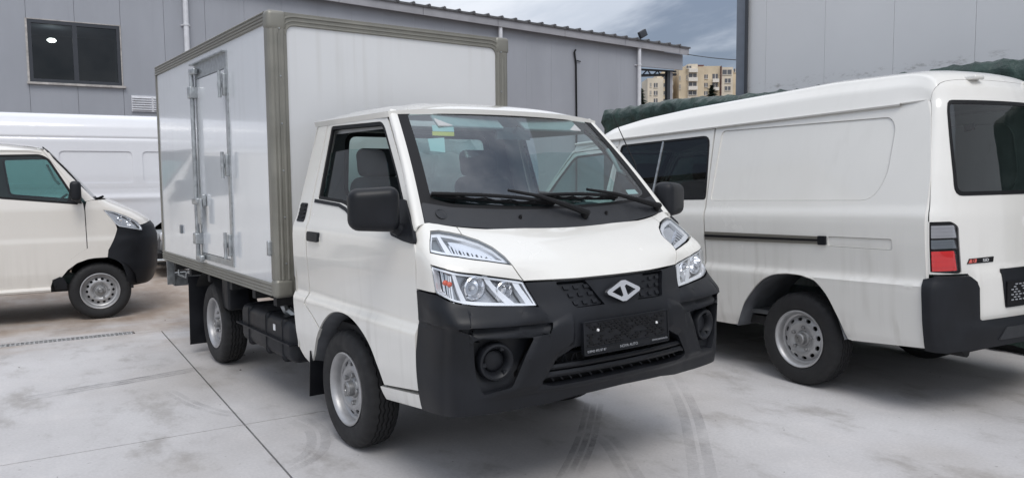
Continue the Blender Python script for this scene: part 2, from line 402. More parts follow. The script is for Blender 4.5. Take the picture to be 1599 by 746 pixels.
GRILLE = [(-.275, .979), (.275, .979), (.225, .868), (-.225, .868)]
INTAKE = [(-.25, .70), (.25, .70), (.345, .66), (.405, .556), (.36, .541), (0, .546), (-.36, .541), (-.405, .556), (-.345, .66)]
ARMP = [(u*1.5, v) for u, v in [(.25, .862), (.37, .83), (.44, .775), (.462, .655), (.488, .558), (.57, .528), (.42, .528), (.348, .667), (.255, .715)]]
def bdisp(s, z):
    a = abs(s); d = 0
    if a > .64: d -= .006*math.exp(-((z-(.825-.03*(a-.6)))/.006)**2)*sstep(.64, .70, a)
    # the arms stand proud of the corner, the shoulder under the lamps swells a little
    if .23 < a < .62 and .5 < z < .88: d += .012*sstep(-.004, .024, sdf(ARMP, a*1.5, z))*sstep(.86, .80, z)*sstep(.52, .56, z)
    d -= .010*sstep(.53, .51, z)*sstep(.62, .45, a)
    d += .012*sstep(.95, .88, z)*sstep(.812, .822, z)*sstep(.98, .85, a)*sstep(.40, .45, a)
    return d
def snorm(s, z):
    h = 1e-3; a = Vector(shell(s+h, z))-Vector(shell(s-h, z)); b = Vector(shell(s, z+h))-Vector(shell(s, z-h)); n = a.cross(b).normalized()
    return n if n.x > 0 or n.dot(Vector(shell(s, z))-Vector((.2, 0, z))) > 0 else -n
def bump_surf(s, z): return Vector(shell(s, z))+snorm(s, z)*bdisp(s, z)
def side(x, z): return (x, -side_y(z), z)

# ------------------------------------------------------------------ wheels
def make_wheel(name, rt=.317, wd=.175, rr=.193, holes=12, hubr=.042):
    """wheel about its own centre, outer side towards -y"""
    w_ = empty(name)
    mb = MB(); n = 144; hw = wd/2
    prof = [(rr-.004, -hw+.022), (rr+.006, -hw+.008), (rr+.02, -hw+.001), (rr+.045, -hw-.004), (rt-.05, -hw-.005), (rt-.03, -hw-.001), (rt-.014, -hw+.008), (rt-.004, -hw+.020)]
    gr = [-.5, -.17, .17, .5]; g = []; tw = hw-.022
    for c in gr:
        y0 = c*tw*1.15; g += [(rt, y0-.0045, 1), (rt-.009, y0-.002, 1), (rt-.009, y0+.002, 1), (rt, y0+.0045, 1)]
    body = [(r, y, 0) for r, y in prof]+g+[(r, -y, 0) for r, y in prof[::-1]]
    rows = []
    for r, y, zg in body:
        row = []
        for k in range(n):
            a = 2*math.pi*k/n; yy = y+(.0035*(1 if (k//2) % 2 else -1) if zg else 0)
            q = r
            if not zg and abs(y) > tw-.004 and r > rt-.016: q = r-(.006 if k % 4 == 0 else 0)
            row.append((q*math.cos(a), yy, q*math.sin(a)))
        rows.append(row)
    mb.grid(rows, True); mb.build('tyre', m_rubber, w_, 45)
    # rim: flange, well and disc with round vent holes
    mb = MB(); y0 = -hw
    mb.lathe([(rr-.02, .05), (rr-.012, y0+.03), (rr-.004, y0+.016), (rr+.004, y0+.008), (rr+.004, y0+.002), (rr-.003, y0), (rr-.010, y0+.006), (rr-.018, y0+.018), (rr-.021, y0+.035), (rr-.024, y0+.052), (rr-.036, y0+.058)], 64)
    ro, ri = rr-.036, rr-.085
    yo, yi = y0+.058, y0+.034
    m_ = 16
    for h in range(holes):
        a0 = 2*math.pi*h/holes; da = 2*math.pi/holes; V = []; F = []
        def pt(u, v, dy=0):
            r = ri+(ro-ri)*v; a = a0+da*u; return (r*math.cos(a), yi+(yo-yi)*(v**1.4)+dy, r*math.sin(a))
        sq = []; ci = []
        for k in range(m_):
            th = 2*math.pi*k/m_; c, s_ = math.cos(th), math.sin(th); q = max(abs(c), abs(s_))
            sq.append((.5+.5*c/q, .5+.5*s_/q)); ci.append((.5+.27*c, .5+.25*s_))
        V = [pt(*q) for q in sq]+[pt(*q) for q in ci]+[pt(*q, dy=.012) for q in ci]
        for k in range(m_):
            j = (k+1) % m_; F += [(k, j, m_+j, m_+k), (m_+k, m_+j, 2*m_+j, 2*m_+k)]
        mb.add(V, F)
        for sgn in (0,):
            # corners of the sector square
            pass
    mb.lathe([(ri, yi), (ri-.012, yi+.001), (ri-.03, yi+.012), (.062, yi+.02), (.055, yi+.02)], 64)
    mb.lathe([(.058, yi+.02), (.058, yi+.03), (.0, yi+.03)], 32)
    mb.build('rim', m_rim, w_, 35)
    mb = MB(); mb.lathe([(rr-.02, .045), (0, .045)], 32); mb.build('brake_drum', m_dark, w_)
    mb = MB(); mb.lathe([(.056, yi+.022), (.050, yi+.012), (hubr, yi+.008), (hubr-.004, yi-.022), (hubr-.010, yi-.027), (.018, yi-.027), (.016, yi-.022), (0, yi-.022)], 32)
    mb.build('hub_cap', m_hub, w_, 30)
    for k in range(5):
        mb = MB(); a = 2*math.pi*k/5+.3; mb.lathe([(.012, yi+.02), (.012, yi-.004), (.009, yi-.008), (0, yi-.009)], 6, c=(.078*math.cos(a), 0, .078*math.sin(a))); mb.build('wheel_nut', m_hub, w_, 20)
    return w_

# ------------------------------------------------------------------ the front end shared by the truck and its sister van
MIRR = {}
def front_end(P):
    for k in (1, -1):
        mi = k > 0   # surface fns give y>0 for s>0; the photo's near side is y<0
        sh = (lambda s, z: shell(s, z)) if mi else (lambda s, z: shell(-s, z))
        panel('fender', FENDER, sh, m_paint, P, step=(.025, .02), sc=SC, gap=.0035, depth=.02)
        # upper lamp
        hl = panel('position_lamp', UL, sh, m_lampgrey, P, step=(.02, .02), sc=SC, gap=.003, off=-.030, depth=-.028)
        panel('lens', UL, sh, m_lens, hl, step=(.02, .02), sc=SC, gap=.003, off=.001, depth=.008)
        inn = inset(UL, .009, SC); inn2 = inset(UL, .017, SC)
        panel('bezel', inset(UL, .004, SC), sh, m_lampwhite, hl, holes=[inn2], step=(.03, .03), sc=SC, off=-.010, depth=.018)
        panel('divider', [(.70, 1.196), (.665, 1.195), (.62, 1.115), (.66, 1.118)], sh, m_lampwhite, hl, step=(.03, .03), off=-.008, depth=.02)
        for j in range(11):
            u = .615-.0165*j; z0 = 1.112-.0025*j; z1 = 1.155-.0036*j-.0002*j*j
            panel('reflector_rib', [(u, z0), (u-.009, z0-.001), (u-.003, z1), (u+.006, z1+.001)], sh, m_chrome, hl, step=(.05, .05), off=-.014+.003*(j % 2), depth=.012)
        panel('reflector', [(.61, 1.175), (.52, 1.168), (.47, 1.142), (.44, 1.112), (.435, 1.098), (.52, 1.125), (.60, 1.145)], sh, m_chrome, hl, step=(.02, .02), off=-.020, depth=.008)
        # headlight
        hl = panel('headlight', HL, sh, m_lamphouse, P, step=(.02, .02), sc=SC, gap=.003, off=-.055, depth=-.052)
        panel('lens', HL, sh, m_lens, hl, step=(.02, .02), sc=SC, gap=.003, off=.001, depth=.008)
        panel('bezel', inset(HL, .004, SC), sh, m_lampwhite, hl, holes=[inset(HL, .012, SC)], step=(.04, .04), sc=SC, off=-.006, depth=.03)
        for q in ([(.655, 1.05), (.632, 1.047), (.588, .913), (.612, .916)], [(.515, 1.026), (.498, 1.023), (.455, .897), (.48, .897)], [(.425, 1.0), (.405, .996), (.410, .895), (.43, .893)]):
            panel('divider', q, sh, m_lampwhite, hl, step=(.03, .04), off=-.010, depth=.035)
        panel('divider', [(.60, .93), (.43, .905), (.43, .895), (.60, .917)], sh, m_lampwhite, hl, step=(.03, .04), off=-.014, depth=.03)
        for (s0, z0, r0) in ((.548, .978, .046), (.462, .960, .037)):
            c = Vector(sh(s0, z0)); n = snorm(s0, z0) if mi else Vector((snorm(s0, z0).x, -snorm(s0, z0).y, snorm(s0, z0).z))
            ax = Vector((1, n.y*.3, 0)).normalized(); c = c-n*.016
            mb = MB(); u = ax.orthogonal().normalized(); v = ax.cross(u)
            for (r1, h1), (r2, h2) in zip([(1.12, .0), (1.0, .004), (.92, -.006), (.75, -.030), (.45, -.045), (.16, -.05)], [(1.0, .004), (.92, -.006), (.75, -.030), (.45, -.045), (.16, -.05), (.14, -.02)]):
                rows = [[c+ax*h+(u*math.cos(t*math.pi/14)+v*math.sin(t*math.pi/14))*r0*r for t in range(28)] for r, h in ((r1, h1), (r2, h2))]; mb.grid(rows, True)
            mb.build('reflector_bowl', m_chrome, hl, 20)
            mb = MB(); mb.tube([c-ax*.045, c-ax*.016], .008, 12); mb.build('bulb', m_lampwhite, hl)
        for (s0, z0) in ((.735, 1.004), (.675, .999)):
            c = Vector(sh(s0, z0)); n = snorm(s0, z0); n = n if mi else Vector((n.x, -n.y, n.z))
            bm = bmesh.new(); bmesh.ops.create_uvsphere(bm, u_segments=12, v_segments=8, radius=.013)
            for v in bm.verts: v.co = Vector((v.co.x*.8, v.co.y, v.co.z*.9))+c-n*.03
            me = bpy.data.meshes.new('indicator_bulb'); bm.to_mesh(me); bm.free(); link('indicator_bulb', me, m_amber, hl)
        for j in range(6):
            u = .80-.026*j; panel('reflector_rib', [(u, 1.055-.004*j), (u-.012, 1.053-.004*j), (u-.022, .958-.007*j), (u-.008, .961-.007*j)], sh, m_chrome, hl, step=(.05, .05), off=-.040+.006*(j % 2), depth=.014)
    panel('hood', HOOD, shell, m_paint, P, step=(.025, .02), sc=SC, gap=.0035, depth=.02)
    PK2 = rnd([(.592, .770), (.56, .782), (.44, .762), (.462, .655), (.487, .56), (.557, .542), (.578, .603)], .012, SC)
    LG2 = rnd([(.385, .817), (.50, .817), (.60, .822), (.655, .820), (.60, .800), (.575, .784), (.44, .766), (.400, .772)], .006, SC)
    bp = panel('bumper', BUMPER, bump_surf, m_black, P, holes=[PK2, mir(PK2), LG2, mir(LG2), rnd(GRILLE, .02, SC), rnd(INTAKE, .012, SC)], step=(.0095, .0085), sc=SC, gap=.001, depth=.045, smooth=40)
    for k in (1, -1):
        fk = (lambda s_, z: bump_surf(s_*k, z))
        def pk(s_, z, k=k):
            p_ = Vector(shell(s_*k, z)); n_ = snorm(s_*k, z); return p_-n_*(.030+.028*sstep(.555, .66, z))
        panel('fog_recess', inset(PK2, -.012, SC), pk, m_black, bp, step=(.025, .02), depth=0)
        def lg(s_, z, k=k):
            p_ = Vector(shell(s_*k, z)); n_ = snorm(s_*k, z); return p_-n_*(.004+.016*sstep(.775, .815, z))
        panel('shoulder_recess', inset(LG2, -.006, SC), lg, m_black, bp, step=(.03, .012), depth=0)
    panel('grille_recess', inset(GRILLE, -.012, SC), shell, m_black, bp, step=(.03, .03), off=-.03, depth=0)
    panel('intake_recess', inset(INTAKE, -.012, SC), shell, m_dark, bp, step=(.03, .03), off=-.085, depth=-.05)
    panel('light_leak_backing', [(1, .5), (1, 1.12), (.8, 1.2), (-.8, 1.2), (-1, 1.12), (-1, .5)], shell, m_dark, P, step=(.1, .1), off=-.13, depth=0)  # black backing added inside the nose to stop light leaking between panels
    # grille textured panels with square studs
    for k in (1, -1):
        sh = (lambda s, z: shell(s, z)) if k > 0 else (lambda s, z: shell(-s, z))
        g = panel('grille_panel', rnd([(.262, .972), (.150, .974), (.085, .875), (.215, .873)], .006, SC), sh, m_black, bp, step=(.03, .03), off=-.017, depth=.012)
        for r_ in range(3):
            for c_ in range(3):
                u = .235-.045*c_-.013*r_; z = .955-.033*r_
                if .14-.028*r_ < u:
                    panel('stud', [(u+.011, z+.008), (u-.011, z+.008), (u-.013, z-.007), (u+.009, z-.007)], sh, m_black, g, step=(0, 0), off=-.009, depth=.012)
    panel('emblem_plate', [(-.148, .981), (.148, .981), (.075, .858), (.055, .851), (-.055, .851), (-.075, .858)], shell, m_black, bp, step=(.03, .03), off=-.004, depth=.03)
    pl = lambda u, v: (1.298-.10*(v-.92), u, v)
    em = [(-.104, .921), (-.098, .929), (-.012, .967), (.012, .967), (.098, .929), (.104, .921), (.098, .911), (.012, .873), (-.012, .873), (-.098, .911)]
    panel('emblem', em, pl, m_chrome, bp, holes=[[(-.074, .920), (-.022, .942), (-.006, .90), (-.016, .893)], [(.074, .920), (.016, .947), (.006, .94), (.022, .898)]], step=(0, 0), depth=.016)
    # number plate holder
    plt = lambda u, v: (1.326-.05*(v-.73)-.06*u*u, u, v)
    ph = panel('plate_holder', rnd([(-.265, .662), (.265, .662), (.265, .806), (-.265, .806)], .006), plt, m_black, bp, step=(.05, 0), depth=.022)
    mb = MB(); 
    for (a, b) in (((-.265, .806), (.265, .806)), ((-.265, .690), (.265, .690)), ((-.265, .662), (.265, .662)), ((-.265, .662), (-.265, .806)), ((.265, .662), (.265, .806))):
        mb.tube([Vector(plt(*a))+Vector((.002, 0, 0)), Vector(plt((a[0]+b[0])/2, (a[1]+b[1])/2))+Vector((.002, 0, 0)), Vector(plt(*b))+Vector((.002, 0, 0))], .0035, 6)
    mb.build('plate_frame', m_black, ph)
    mb = MB(); rg = random.Random(3)
    for r_ in range(9):
        for c_ in range(16):
            if rg.random() < .75:
                y = -.245+c_*.0325+(.012 if r_ % 2 else 0); z = .703+r_*.0112
                if y < .24: c = plt(y+.008, z); mb.box((c[0]+.002, c[1], c[2]), (.006, .022, .0045))
    mb.build('plate_ribs', m_seal, ph)
    for y, z in ((-.185, .765), (.185, .755)):
        mb = MB(); c = plt(y, z); mb.lathe([(0, .006), (.006, .005), (.007, 0)], 10, 'x', c); mb.build('screw', m_white, ph)
    for y, s_, sz in ((-.195, '0.8942 495 87 87', .0155), (.0, 'NOVA AUTO', .019), (.205, 'WWW.NOVAAUTO', .012)):
        c = plt(y, .6755); text('plate_lettering', s_, sz, m_grey, ph, frame((c[0]+.002, c[1], c[2]), (-.12*y, 1, 0), (-.05, 0, 1)))
    # intake bars and struts
    def bar(z, t, o):
        mb = MB(); rows = []
        for i in range(25):
            s_ = -.40+.8*i/24; c = Vector(shell(s_, z)); n = snorm(s_, z)
            rows.append([c+n*(o+.012)+Vector((0, 0, t)), c+n*(o+.018), c+n*(o+.012)-Vector((0, 0, t)), c+n*(o-.02)-Vector((0, 0, t*.8)), c+n*(o-.02)+Vector((0, 0, t*.8))])
        mb.grid(rows, True); mb.build('intake_bar', m_black, bp, 30)
    bar(.618, .011, -.030); bar(.588, .012, -.026); bar(.668, .006, -.055)
    mb = MB()
    for i in range(26):
        s_ = -.37+.74*i/25; z0, z1 = (.625, .690)
        a = Vector(shell(s_, z0))-snorm(s_, z0)*.055; b = Vector(shell(s_+(.022 if i % 2 else -.022), z1))-snorm(s_, z1)*.055; mb.tube([a, b], .0045, 5)
    mb.build('intake_mesh', m_black, bp)
    for i in range(15):
        mb = MB(); s_ = -.35+.7*i/14; a = Vector(shell(s_-.006, .577))-snorm(s_, .577)*.045; b = Vector(shell(s_+.012, .552))-snorm(s_, .552)*.030; mb.tube([a, b], .004, 5); mb.build('intake_rib', m_black, bp)
    # fog lamp rings
    for k in (1, -1):
        c = Vector(shell(.522, .672)); n = snorm(.522, .672); n = Vector((n.x, n.y*.8, n.z*.3)).normalized()
        if k < 0: c.y *= -1; n.y *= -1
        u = n.orthogonal().normalized(); v = n.cross(u); mb = MB(); c = c-n*.03
        pr = [(.080, -.03), (.081, .012), (.076, .022), (.068, .024), (.060, .018), (.052, .002), (.048, -.018), (.045, -.020), (.043, -.010), (.030, -.004), (.0, -.002)]
        mb.grid([[c+n*h+(u*math.cos(t*math.pi/20)+v*math.sin(t*math.pi/20))*r for t in range(40)] for r, h in pr], True)
        fl = mb.build('fog_lamp_cover', m_black, bp, 35)
        for q in range(3):
            mb = MB(); t = q*2.1+.4; d = u*math.cos(t)+v*math.sin(t); mb.box(c+n*.012+d*.060, (.018, .018, .018)); mb.build('clip', m_black, fl)
    # windscreen, seal, cowl
    GL = rnd([(-.93, .20), (-.82, .165), (0, .165), (.82, .165), (.93, .20), (.925, .958), (.8, .965), (-.8, .965), (-.925, .958)], .03)
    OUT = [(-1, .155), (-.82, .135), (0, .14), (.82, .135), (1, .155), (1, .995), (-1, .995)]
    ws = panel('windscreen', GL, wscr, m_glass, P, step=(.08, .06), gap=-.002, off=0, depth=0)
    panel('windscreen_seal', OUT, wscr, m_seal, P, holes=[GL], step=(.06, .06), off=.002, depth=.012)
    cw = panel('cowl_panel', rnd([(-.998, .0), (-.5, -.006), (0, -.006), (.5, -.006), (.998, .0), (.998, .16), (.82, .138), (0, .142), (-.82, .138), (-.998, .16)], .02), wscr, m_cowl, P, step=(.06, .03), off=.003, depth=.02)
    mb = MB()
    for s_ in (-.367, .367):
        c = Vector(wscr(s_, .078)); mb.tube([c, c+Vector((.010, 0, .014))], [.011, .006], 8)
        n_ = mb.build('washer_nozzle', m_seal, cw); mb = MB()
    c = Vector(wscr(-.89, .08)); nn = Vector((.75, 0, .66)); u = Vector((0, 1, 0)); v = nn.cross(u); mb = MB()
    mb.grid([[c+nn*h+(u*math.cos(t*math.pi/12)+v*math.sin(t*math.pi/12))*r for t in range(24)] for r, h in ((.028, .0), (.028, .0065), (.024, .0065), (.023, .0045), (.0, .005))], True); mb.build('access_cap', m_cowl, cw, 30)
    # wipers: pivot, arm, blade
    for (pv, jo, b0, b1) in (((.155, .075), (-.42, .245), (-.93, .218), (-.06, .175)), ((.935, .042), (.25, .245), (-.18, .232), (.55, .185))):
        o_ = lambda q, h: Vector(wscr(*q))+Vector((.75, 0, .66))*h
        mb = MB(); mb.tube([o_(pv, -.01), o_(pv, .04)], [.022, .016], 12)
        mid = ((pv[0]*.7+jo[0]*.3), (pv[1]*.7+jo[1]*.3)); mid2 = ((pv[0]*.35+jo[0]*.65), (pv[1]*.35+jo[1]*.65)+.01)
        mb.tube([o_(pv, .030), o_(mid, .046), o_(mid2, .050), o_(jo, .040)], [.017, .014, .009, .007], 8)
        wi = mb.build('wiper', m_seal, P)
        mb = MB(); q = lambda t: (b0[0]+(b1[0]-b0[0])*t, b0[1]+(b1[1]-b0[1])*t)
        mb.tube([o_(q(t/10), .006) for t in range(11)], .007, 6); mb.tube([o_(q(t/10), .018+.024*math.sin(math.pi*t/10)) for t in range(11)], .009, 6)
        for t0, t1 in ((.08, .3), (.32, .48), (.52, .68), (.7, .92)):
            mb.tube([o_(q(t0), .008), o_(q((t0+t1)/2), .022), o_(q(t1), .008)], .004, 6)
        mb.build('wiper_blade', m_seal, wi)
    # A pillars
    for k in (1, -1):
        def ap(u, v, k=k):
            a = Vector(wscr(1.0, .0+v)); d = Vector(cri([(.83, .822, 1.205), (.595, .745, 1.485), (.365, .684, 1.725), (.32, .668, 1.768)], v))
            p = a.lerp(d, u); p.y *= 1; n = Vector((.45, .8, .4)).normalized()
            p += n*.016*math.sin(math.pi*u)
            return (p.x, p.y*k, p.z)
        panel('a_pillar', [(0.02, .0), (1, .0), (1, 1), (0.02, 1)], ap, m_paint, P, step=(.2, .08), off=.001, depth=.012, ref=(0, 0, 1.2))
        # mirror
        y = lambda v: v*k
        mi_ = rbox('door_mirror', (.705, y(.952), 1.302), (.120, .225, .205), .045, m_black, P, rot=Matrix.Rotation(R(20*k), 3, 'Z'), seg=5, taper=lambda c: Vector((c.x, c.y, c.z*(1.0-.12*(c.y*k > 0)))))
        mb = MB(); mb.tube([(.73, y(.80), 1.19), (.72, y(.84), 1.21), (.715, y(.88), 1.235)], [.032, .030, .03], 10); mb.build('mirror_arm', m_black, mi_)
        f_ = lambda u, v, k=k: (u, k*side_y(v), v)
        panel('mirror_base', rnd([(.60, 1.215), (.66, 1.175), (.79, 1.158), (.868, 1.152), (.870, 1.172), (.835, 1.205), (.70, 1.34), (.62, 1.34)], .01), f_, m_black, mi_, step=(.06, .04), off=.012, depth=.02)
    return bp

# ------------------------------------------------------------------ ground
# yard frame: x along the warehouse wall to the right, y away from the camera; origin on the ground below the camera
GA = R(85.302)
def Gw(x, y, z=0):
    c, s_ = math.cos(GA), math.sin(GA); return Vector((CAM.x+x*c-y*s_, CAM.y+x*s_+y*c, z))
m_conc, nt, b = nodemat('yard concrete')
n1 = tex(nt, .55, 6, (1, 1, 1), .6); n2 = tex(nt, 2.6, 8, (1, .55, 1), .68); n3 = tex(nt, 60, 4); n4 = tex(nt, .9, 3, (1, .7, 1), .5, (7, 3, 0))
cb = ramp(nt, n1.outputs[0], [(.32, (.42, .405, .40)), (.5, (.485, .472, .470)), (.7, (.54, .53, .53))])
c2 = ramp(nt, n2.outputs[0], [(.30, (.62, .60, .57)), (.5, (1, 1, 1)), (.72, (1.12, 1.11, 1.1))]); c2.color_ramp.interpolation = 'EASE'
o1 = mixc(nt, .8, cb.outputs[0], c2.outputs[0], 'MULTIPLY')
st = ramp(nt, n4.outputs[0], [(.50, (0, 0, 0)), (.72, (.38, .38, .38))]); o2 = mixc(nt, st.outputs[0], o1.outputs[0], (.30, .265, .225))
c3 = ramp(nt, n3.outputs[0], [(.25, (.86, .86, .86)), (.75, (1.08, 1.08, 1.08))]); o3 = mixc(nt, .7, o2.outputs[0], c3.outputs[0], 'MULTIPLY')
nt.links.new(o3.outputs[0], b.inputs['Base Color']); rr = ramp(nt, n2.outputs[0], [(.3, (.62,)*3), (.7, (.88,)*3)]); nt.links.new(rr.outputs[0], b.inputs['Roughness']); bump(nt, b, n3.outputs[0], .25, .003)
mud_in = (nt, b, o3, n2)
n5 = tex(nt, 23, 3, None, .5, (3, 9, 0)); sk = ramp(nt, n5.outputs[0], [(.70, (1, 1, 1)), (.76, (.55, .54, .52))]); o4 = mixc(nt, .8, o3.outputs[0], sk.outputs[0], 'MULTIPLY'); 
sx = nt.nodes.new('ShaderNodeSeparateXYZ'); tcn = nt.nodes.new('ShaderNodeTexCoord'); nt.links.new(tcn.outputs['Object'], sx.inputs[0])
n6 = tex(nt, .7, 6, (1, 2.2, 1), .6, (2, 5, 0)); ad = nt.nodes.new('ShaderNodeMath'); ad.operation = 'MULTIPLY_ADD'; ad.inputs[1].default_value = 5.5; nt.links.new(n6.outputs[0], ad.inputs[0]); nt.links.new(sx.outputs['Y'], ad.inputs[2])
mr6 = nt.nodes.new('ShaderNodeMapRange'); mr6.interpolation_type = 'SMOOTHSTEP'; mr6.inputs['From Min'].default_value = 9.7; mr6.inputs['From Max'].default_value = 12.3; nt.links.new(ad.outputs[0], mr6.inputs['Value'])
mudc = ramp(nt, n2.outputs[0], [(.32, (.235, .175, .13)), (.5, (.33, .265, .215)), (.7, (.43, .385, .345))])
o5 = mixc(nt, mr6.outputs[0], o4.outputs[0], mudc.outputs[0]); nt.links.new(o5.outputs[0], b.inputs['Base Color'])
m_dirt, nt, b = nodemat('muddy concrete')
n1 = tex(nt, .8, 6, (1, .6, 1)); n2 = tex(nt, 5, 8, (1, .5, 1), .7); n3 = tex(nt, 90, 3)
cb = ramp(nt, n1.outputs[0], [(.35, (.30, .235, .185)), (.55, (.37, .31, .26)), (.72, (.44, .41, .375))]); c2 = ramp(nt, n2.outputs[0], [(.3, (.68, .66, .63)), (.55, (1, 1, 1)), (.75, (1.1, 1.1, 1.1))])
o1 = mixc(nt, .9, cb.outputs[0], c2.outputs[0], 'MULTIPLY'); nt.links.new(o1.outputs[0], b.inputs['Base Color']); b.inputs['Roughness'].default_value = .9; bump(nt, b, n3.outputs[0], .5, .006)
m_earth = simple('earth', (.12, .105, .085), .95, var=.3, vscale=.3)
m_joint = simple('joint filler', (.035, .033, .03), .9)
mb = MB(); mb.add([(-1500, -1500, -.05), (1500, -1500, -.05), (1500, 1500, -.05), (-1500, 1500, -.05)], [(0, 1, 2, 3)])
gr = mb.build('ground', m_earth, None, None); gr['kind'] = 'structure'
yard = empty('yard_slab_field', (CAM.x, CAM.y, 0), (0, 0, GA)); yard.name = 'yard'; yard['kind'] = 'structure'
def slab(x0, x1, y0, y1, m, nm='concrete_slab'):
    mb = MB(); n = 1; mb.add([(x0, y0, 0), (x1, y0, 0), (x1, y1, 0), (x0, y1, 0), (x0, y0, -.049), (x1, y0, -.049), (x1, y1, -.049), (x0, y1, -.049)], [(0, 1, 2, 3), (0, 4, 5, 1), (1, 5, 6, 2), (2, 6, 7, 3), (3, 7, 4, 0)])
    return mb.build(nm, m, yard, None)
JX, JY, DY = 1.015, 4.655, 8.10      # joint lines and drain in the yard frame
g_ = .0055
slab(-14, JX-g_, JY+.0045, DY-.075, m_conc); slab(JX+g_, 7.5, JY+.0045, DY-.075, m_conc); slab(-14, JX-g_, -9, JY-.0045, m_conc); slab(JX+g_, 7.5, -9, JY-.0045, m_conc)
slab(-14, 40, DY+.075, 60, m_conc, 'muddy_slab'); slab(.79, 40, DY-.072, DY+.072, m_conc); slab(7.52, 40, -9, DY-.075, m_conc)
mb = MB(); mb.add([(-14, -9, -.018), (40, -9, -.018), (40, 60, -.018), (-14, 60, -.018)], [(0, 1, 2, 3)]); mb.build('joint_bed', m_joint, yard, None)
m_grate = simple('drain grate steel', (.42, .42, .42), .55, .5, var=.3, vscale=30)
dr = empty('drain', parent=yard); dr.name = 'drain_channel'
mb = MB()
for i in range(30):
    x0 = -14.22+i*.5
    for yy in (-.066, 0, .066): mb.box((x0+.25, DY+yy, -.006), (.494, .014, .012))
    for j in range(14): mb.box((x0+.02+j*.0355, DY, -.007), (.012, .125, .010))
dg_ = mb.build('drain_grate', m_grate, dr, None); dg_['kind'] = 'stuff'
# tyre marks and stains on the concrete: thin worn films
def film(name, col, a, scale, stretch):
    m = bpy.data.materials.new(name); m.use_nodes = True; nt = m.node_tree; b = nt.nodes['Principled BSDF']; b.inputs['Base Color'].default_value = (*col, 1); b.inputs['Roughness'].default_value = .85
    n = tex(nt, scale, 6, stretch, .65); r = ramp(nt, n.outputs[0], [(.36, (0, 0, 0)), (.70, (a, a, a))]); at_ = nt.nodes.new('ShaderNodeAttribute'); at_.attribute_name = 'wear'; ml = nt.nodes.new('ShaderNodeMath'); ml.operation = 'MULTIPLY'; nt.links.new(r.outputs[0], ml.inputs[0]); nt.links.new(at_.outputs['Fac'], ml.inputs[1]); nt.links.new(ml.outputs[0], b.inputs['Alpha']); MATS[name] = m; return m
m_mark = film('tyre mark film', (.10, .10, .105), .42, 4.5, (1, 1, 1)); m_mark2 = film('faint tyre mark film', (.13, .13, .135), .20, 4, (1, 1, 1)); m_stain = film('dirt stain film', (.22, .155, .11), .45, 4, (1, 1, 1))
def strip(nm, P, wd, m, lines=1):
    P = crv([(p.x, p.y) for p in P], 8); mb = MB()
    for l in range(lines):
        o = (l-(lines-1)/2)*wd/lines; hw = wd/lines*.36
        L, Rr = [], []
        for i, p in enumerate(P):
            q = P[min(i+1, len(P)-1)]; q0 = P[max(i-1, 0)]; t = Vector((q[0]-q0[0], q[1]-q0[1])).normalized(); n = Vector((-t.y, t.x))
            L.append((p[0]+n.x*(o+hw), p[1]+n.y*(o+hw), .003)); Rr.append((p[0]+n.x*(o-hw), p[1]+n.y*(o-hw), .003))
        mb.grid([L, Rr])
    o_ = mb.build(nm, m, None, None); o_.parent = yard; wa = o_.data.attributes.new('wear', 'FLOAT', 'POINT'); npt = len(P)
    for vi in range(len(o_.data.vertices)): wa.data[vi].value = math.sin(math.pi*(.06+.88*(vi % npt)/(npt-1)))**.7
    o_.matrix_parent_inverse = Matrix.Rotation(-GA, 4, 'Z') @ Matrix.Translation((-CAM.x, -CAM.y, 0)); return o_
def gp(px, py):
    d = ray(px, py); t = -CAM.z/d.z; return CAM+d*t
strip('tyre_mark', [gp(30, 625), gp(130, 607), gp(220, 592), gp(320, 574)], .15, m_mark, 3)
strip('tyre_mark', [gp(880, 760), gp(905, 710), gp(918, 675), gp(928, 630)], .13, m_mark, 3)
strip('tyre_mark', [gp(995, 760), gp(970, 715), gp(952, 690), gp(925, 672)], .14, m_mark2, 2)
strip('tyre_mark', [gp(1100, 760), gp(1090, 700), gp(1075, 640), gp(1045, 580)], .16, m_mark2, 2)
strip('tyre_mark', [gp(440, 735), gp(480, 715), gp(497, 695), gp(492, 670), gp(462, 655)], .15, m_mark2, 2)
strip('tyre_mark', [gp(262, 610), gp(300, 630), gp(345, 644), gp(372, 648)], .10, m_mark2, 2)


# ------------------------------------------------------------------ the box truck
T = empty('box_truck'); tag(T, 'cream white light truck with tall white box body, nose towards the viewer', 'truck')
front_end(T)
ARCF = crv([(-.19, .622), (-.12, .678), (-.02, .728), (.087, .747), (.203, .74), (.31, .704), (.406, .640), (.477, .552), (.525, .455)], 4)
ARCR = crv([(-.412, .356), (-.345, .43), (-.285, .51), (-.235, .575), (-.195, .618)], 4)
DOOR = [(-.355, .80), (-.385, .735), (-.295, .69)]+ARCF+[(.876, .502), (.88, .75), (.88, 1.12), (.862, 1.165), (.832, 1.205), (.71, 1.352), (.595, 1.485), (.345, 1.728), (.315, 1.752), (.28, 1.757), (-.36, 1.763), (-.39, 1.757), (-.397, 1.74), (-.378, 1.30), (-.36, 1.2)]
WIN = rnd([(-.308, 1.330), (-.345, 1.728), (.27, 1.718), (.32, 1.69), (.56, 1.455), (.80, 1.198), (.70, 1.196), (.541, 1.218), (.19, 1.247), (.09, 1.30), (.02, 1.314)], [.01, .02, .03, .03, .02, .01, .0, .0, .04, .03, .02])
QUART = [(-.36, .803), (-.39, .735), (-.298, .687)]+ARCR[::-1]+[(-.50, .40), (-.556, .46), (-.565, .8), (-.568, 1.2), (-.545, 1.775), (-.402, 1.772), (-.384, 1.30), (-.366, 1.2)]
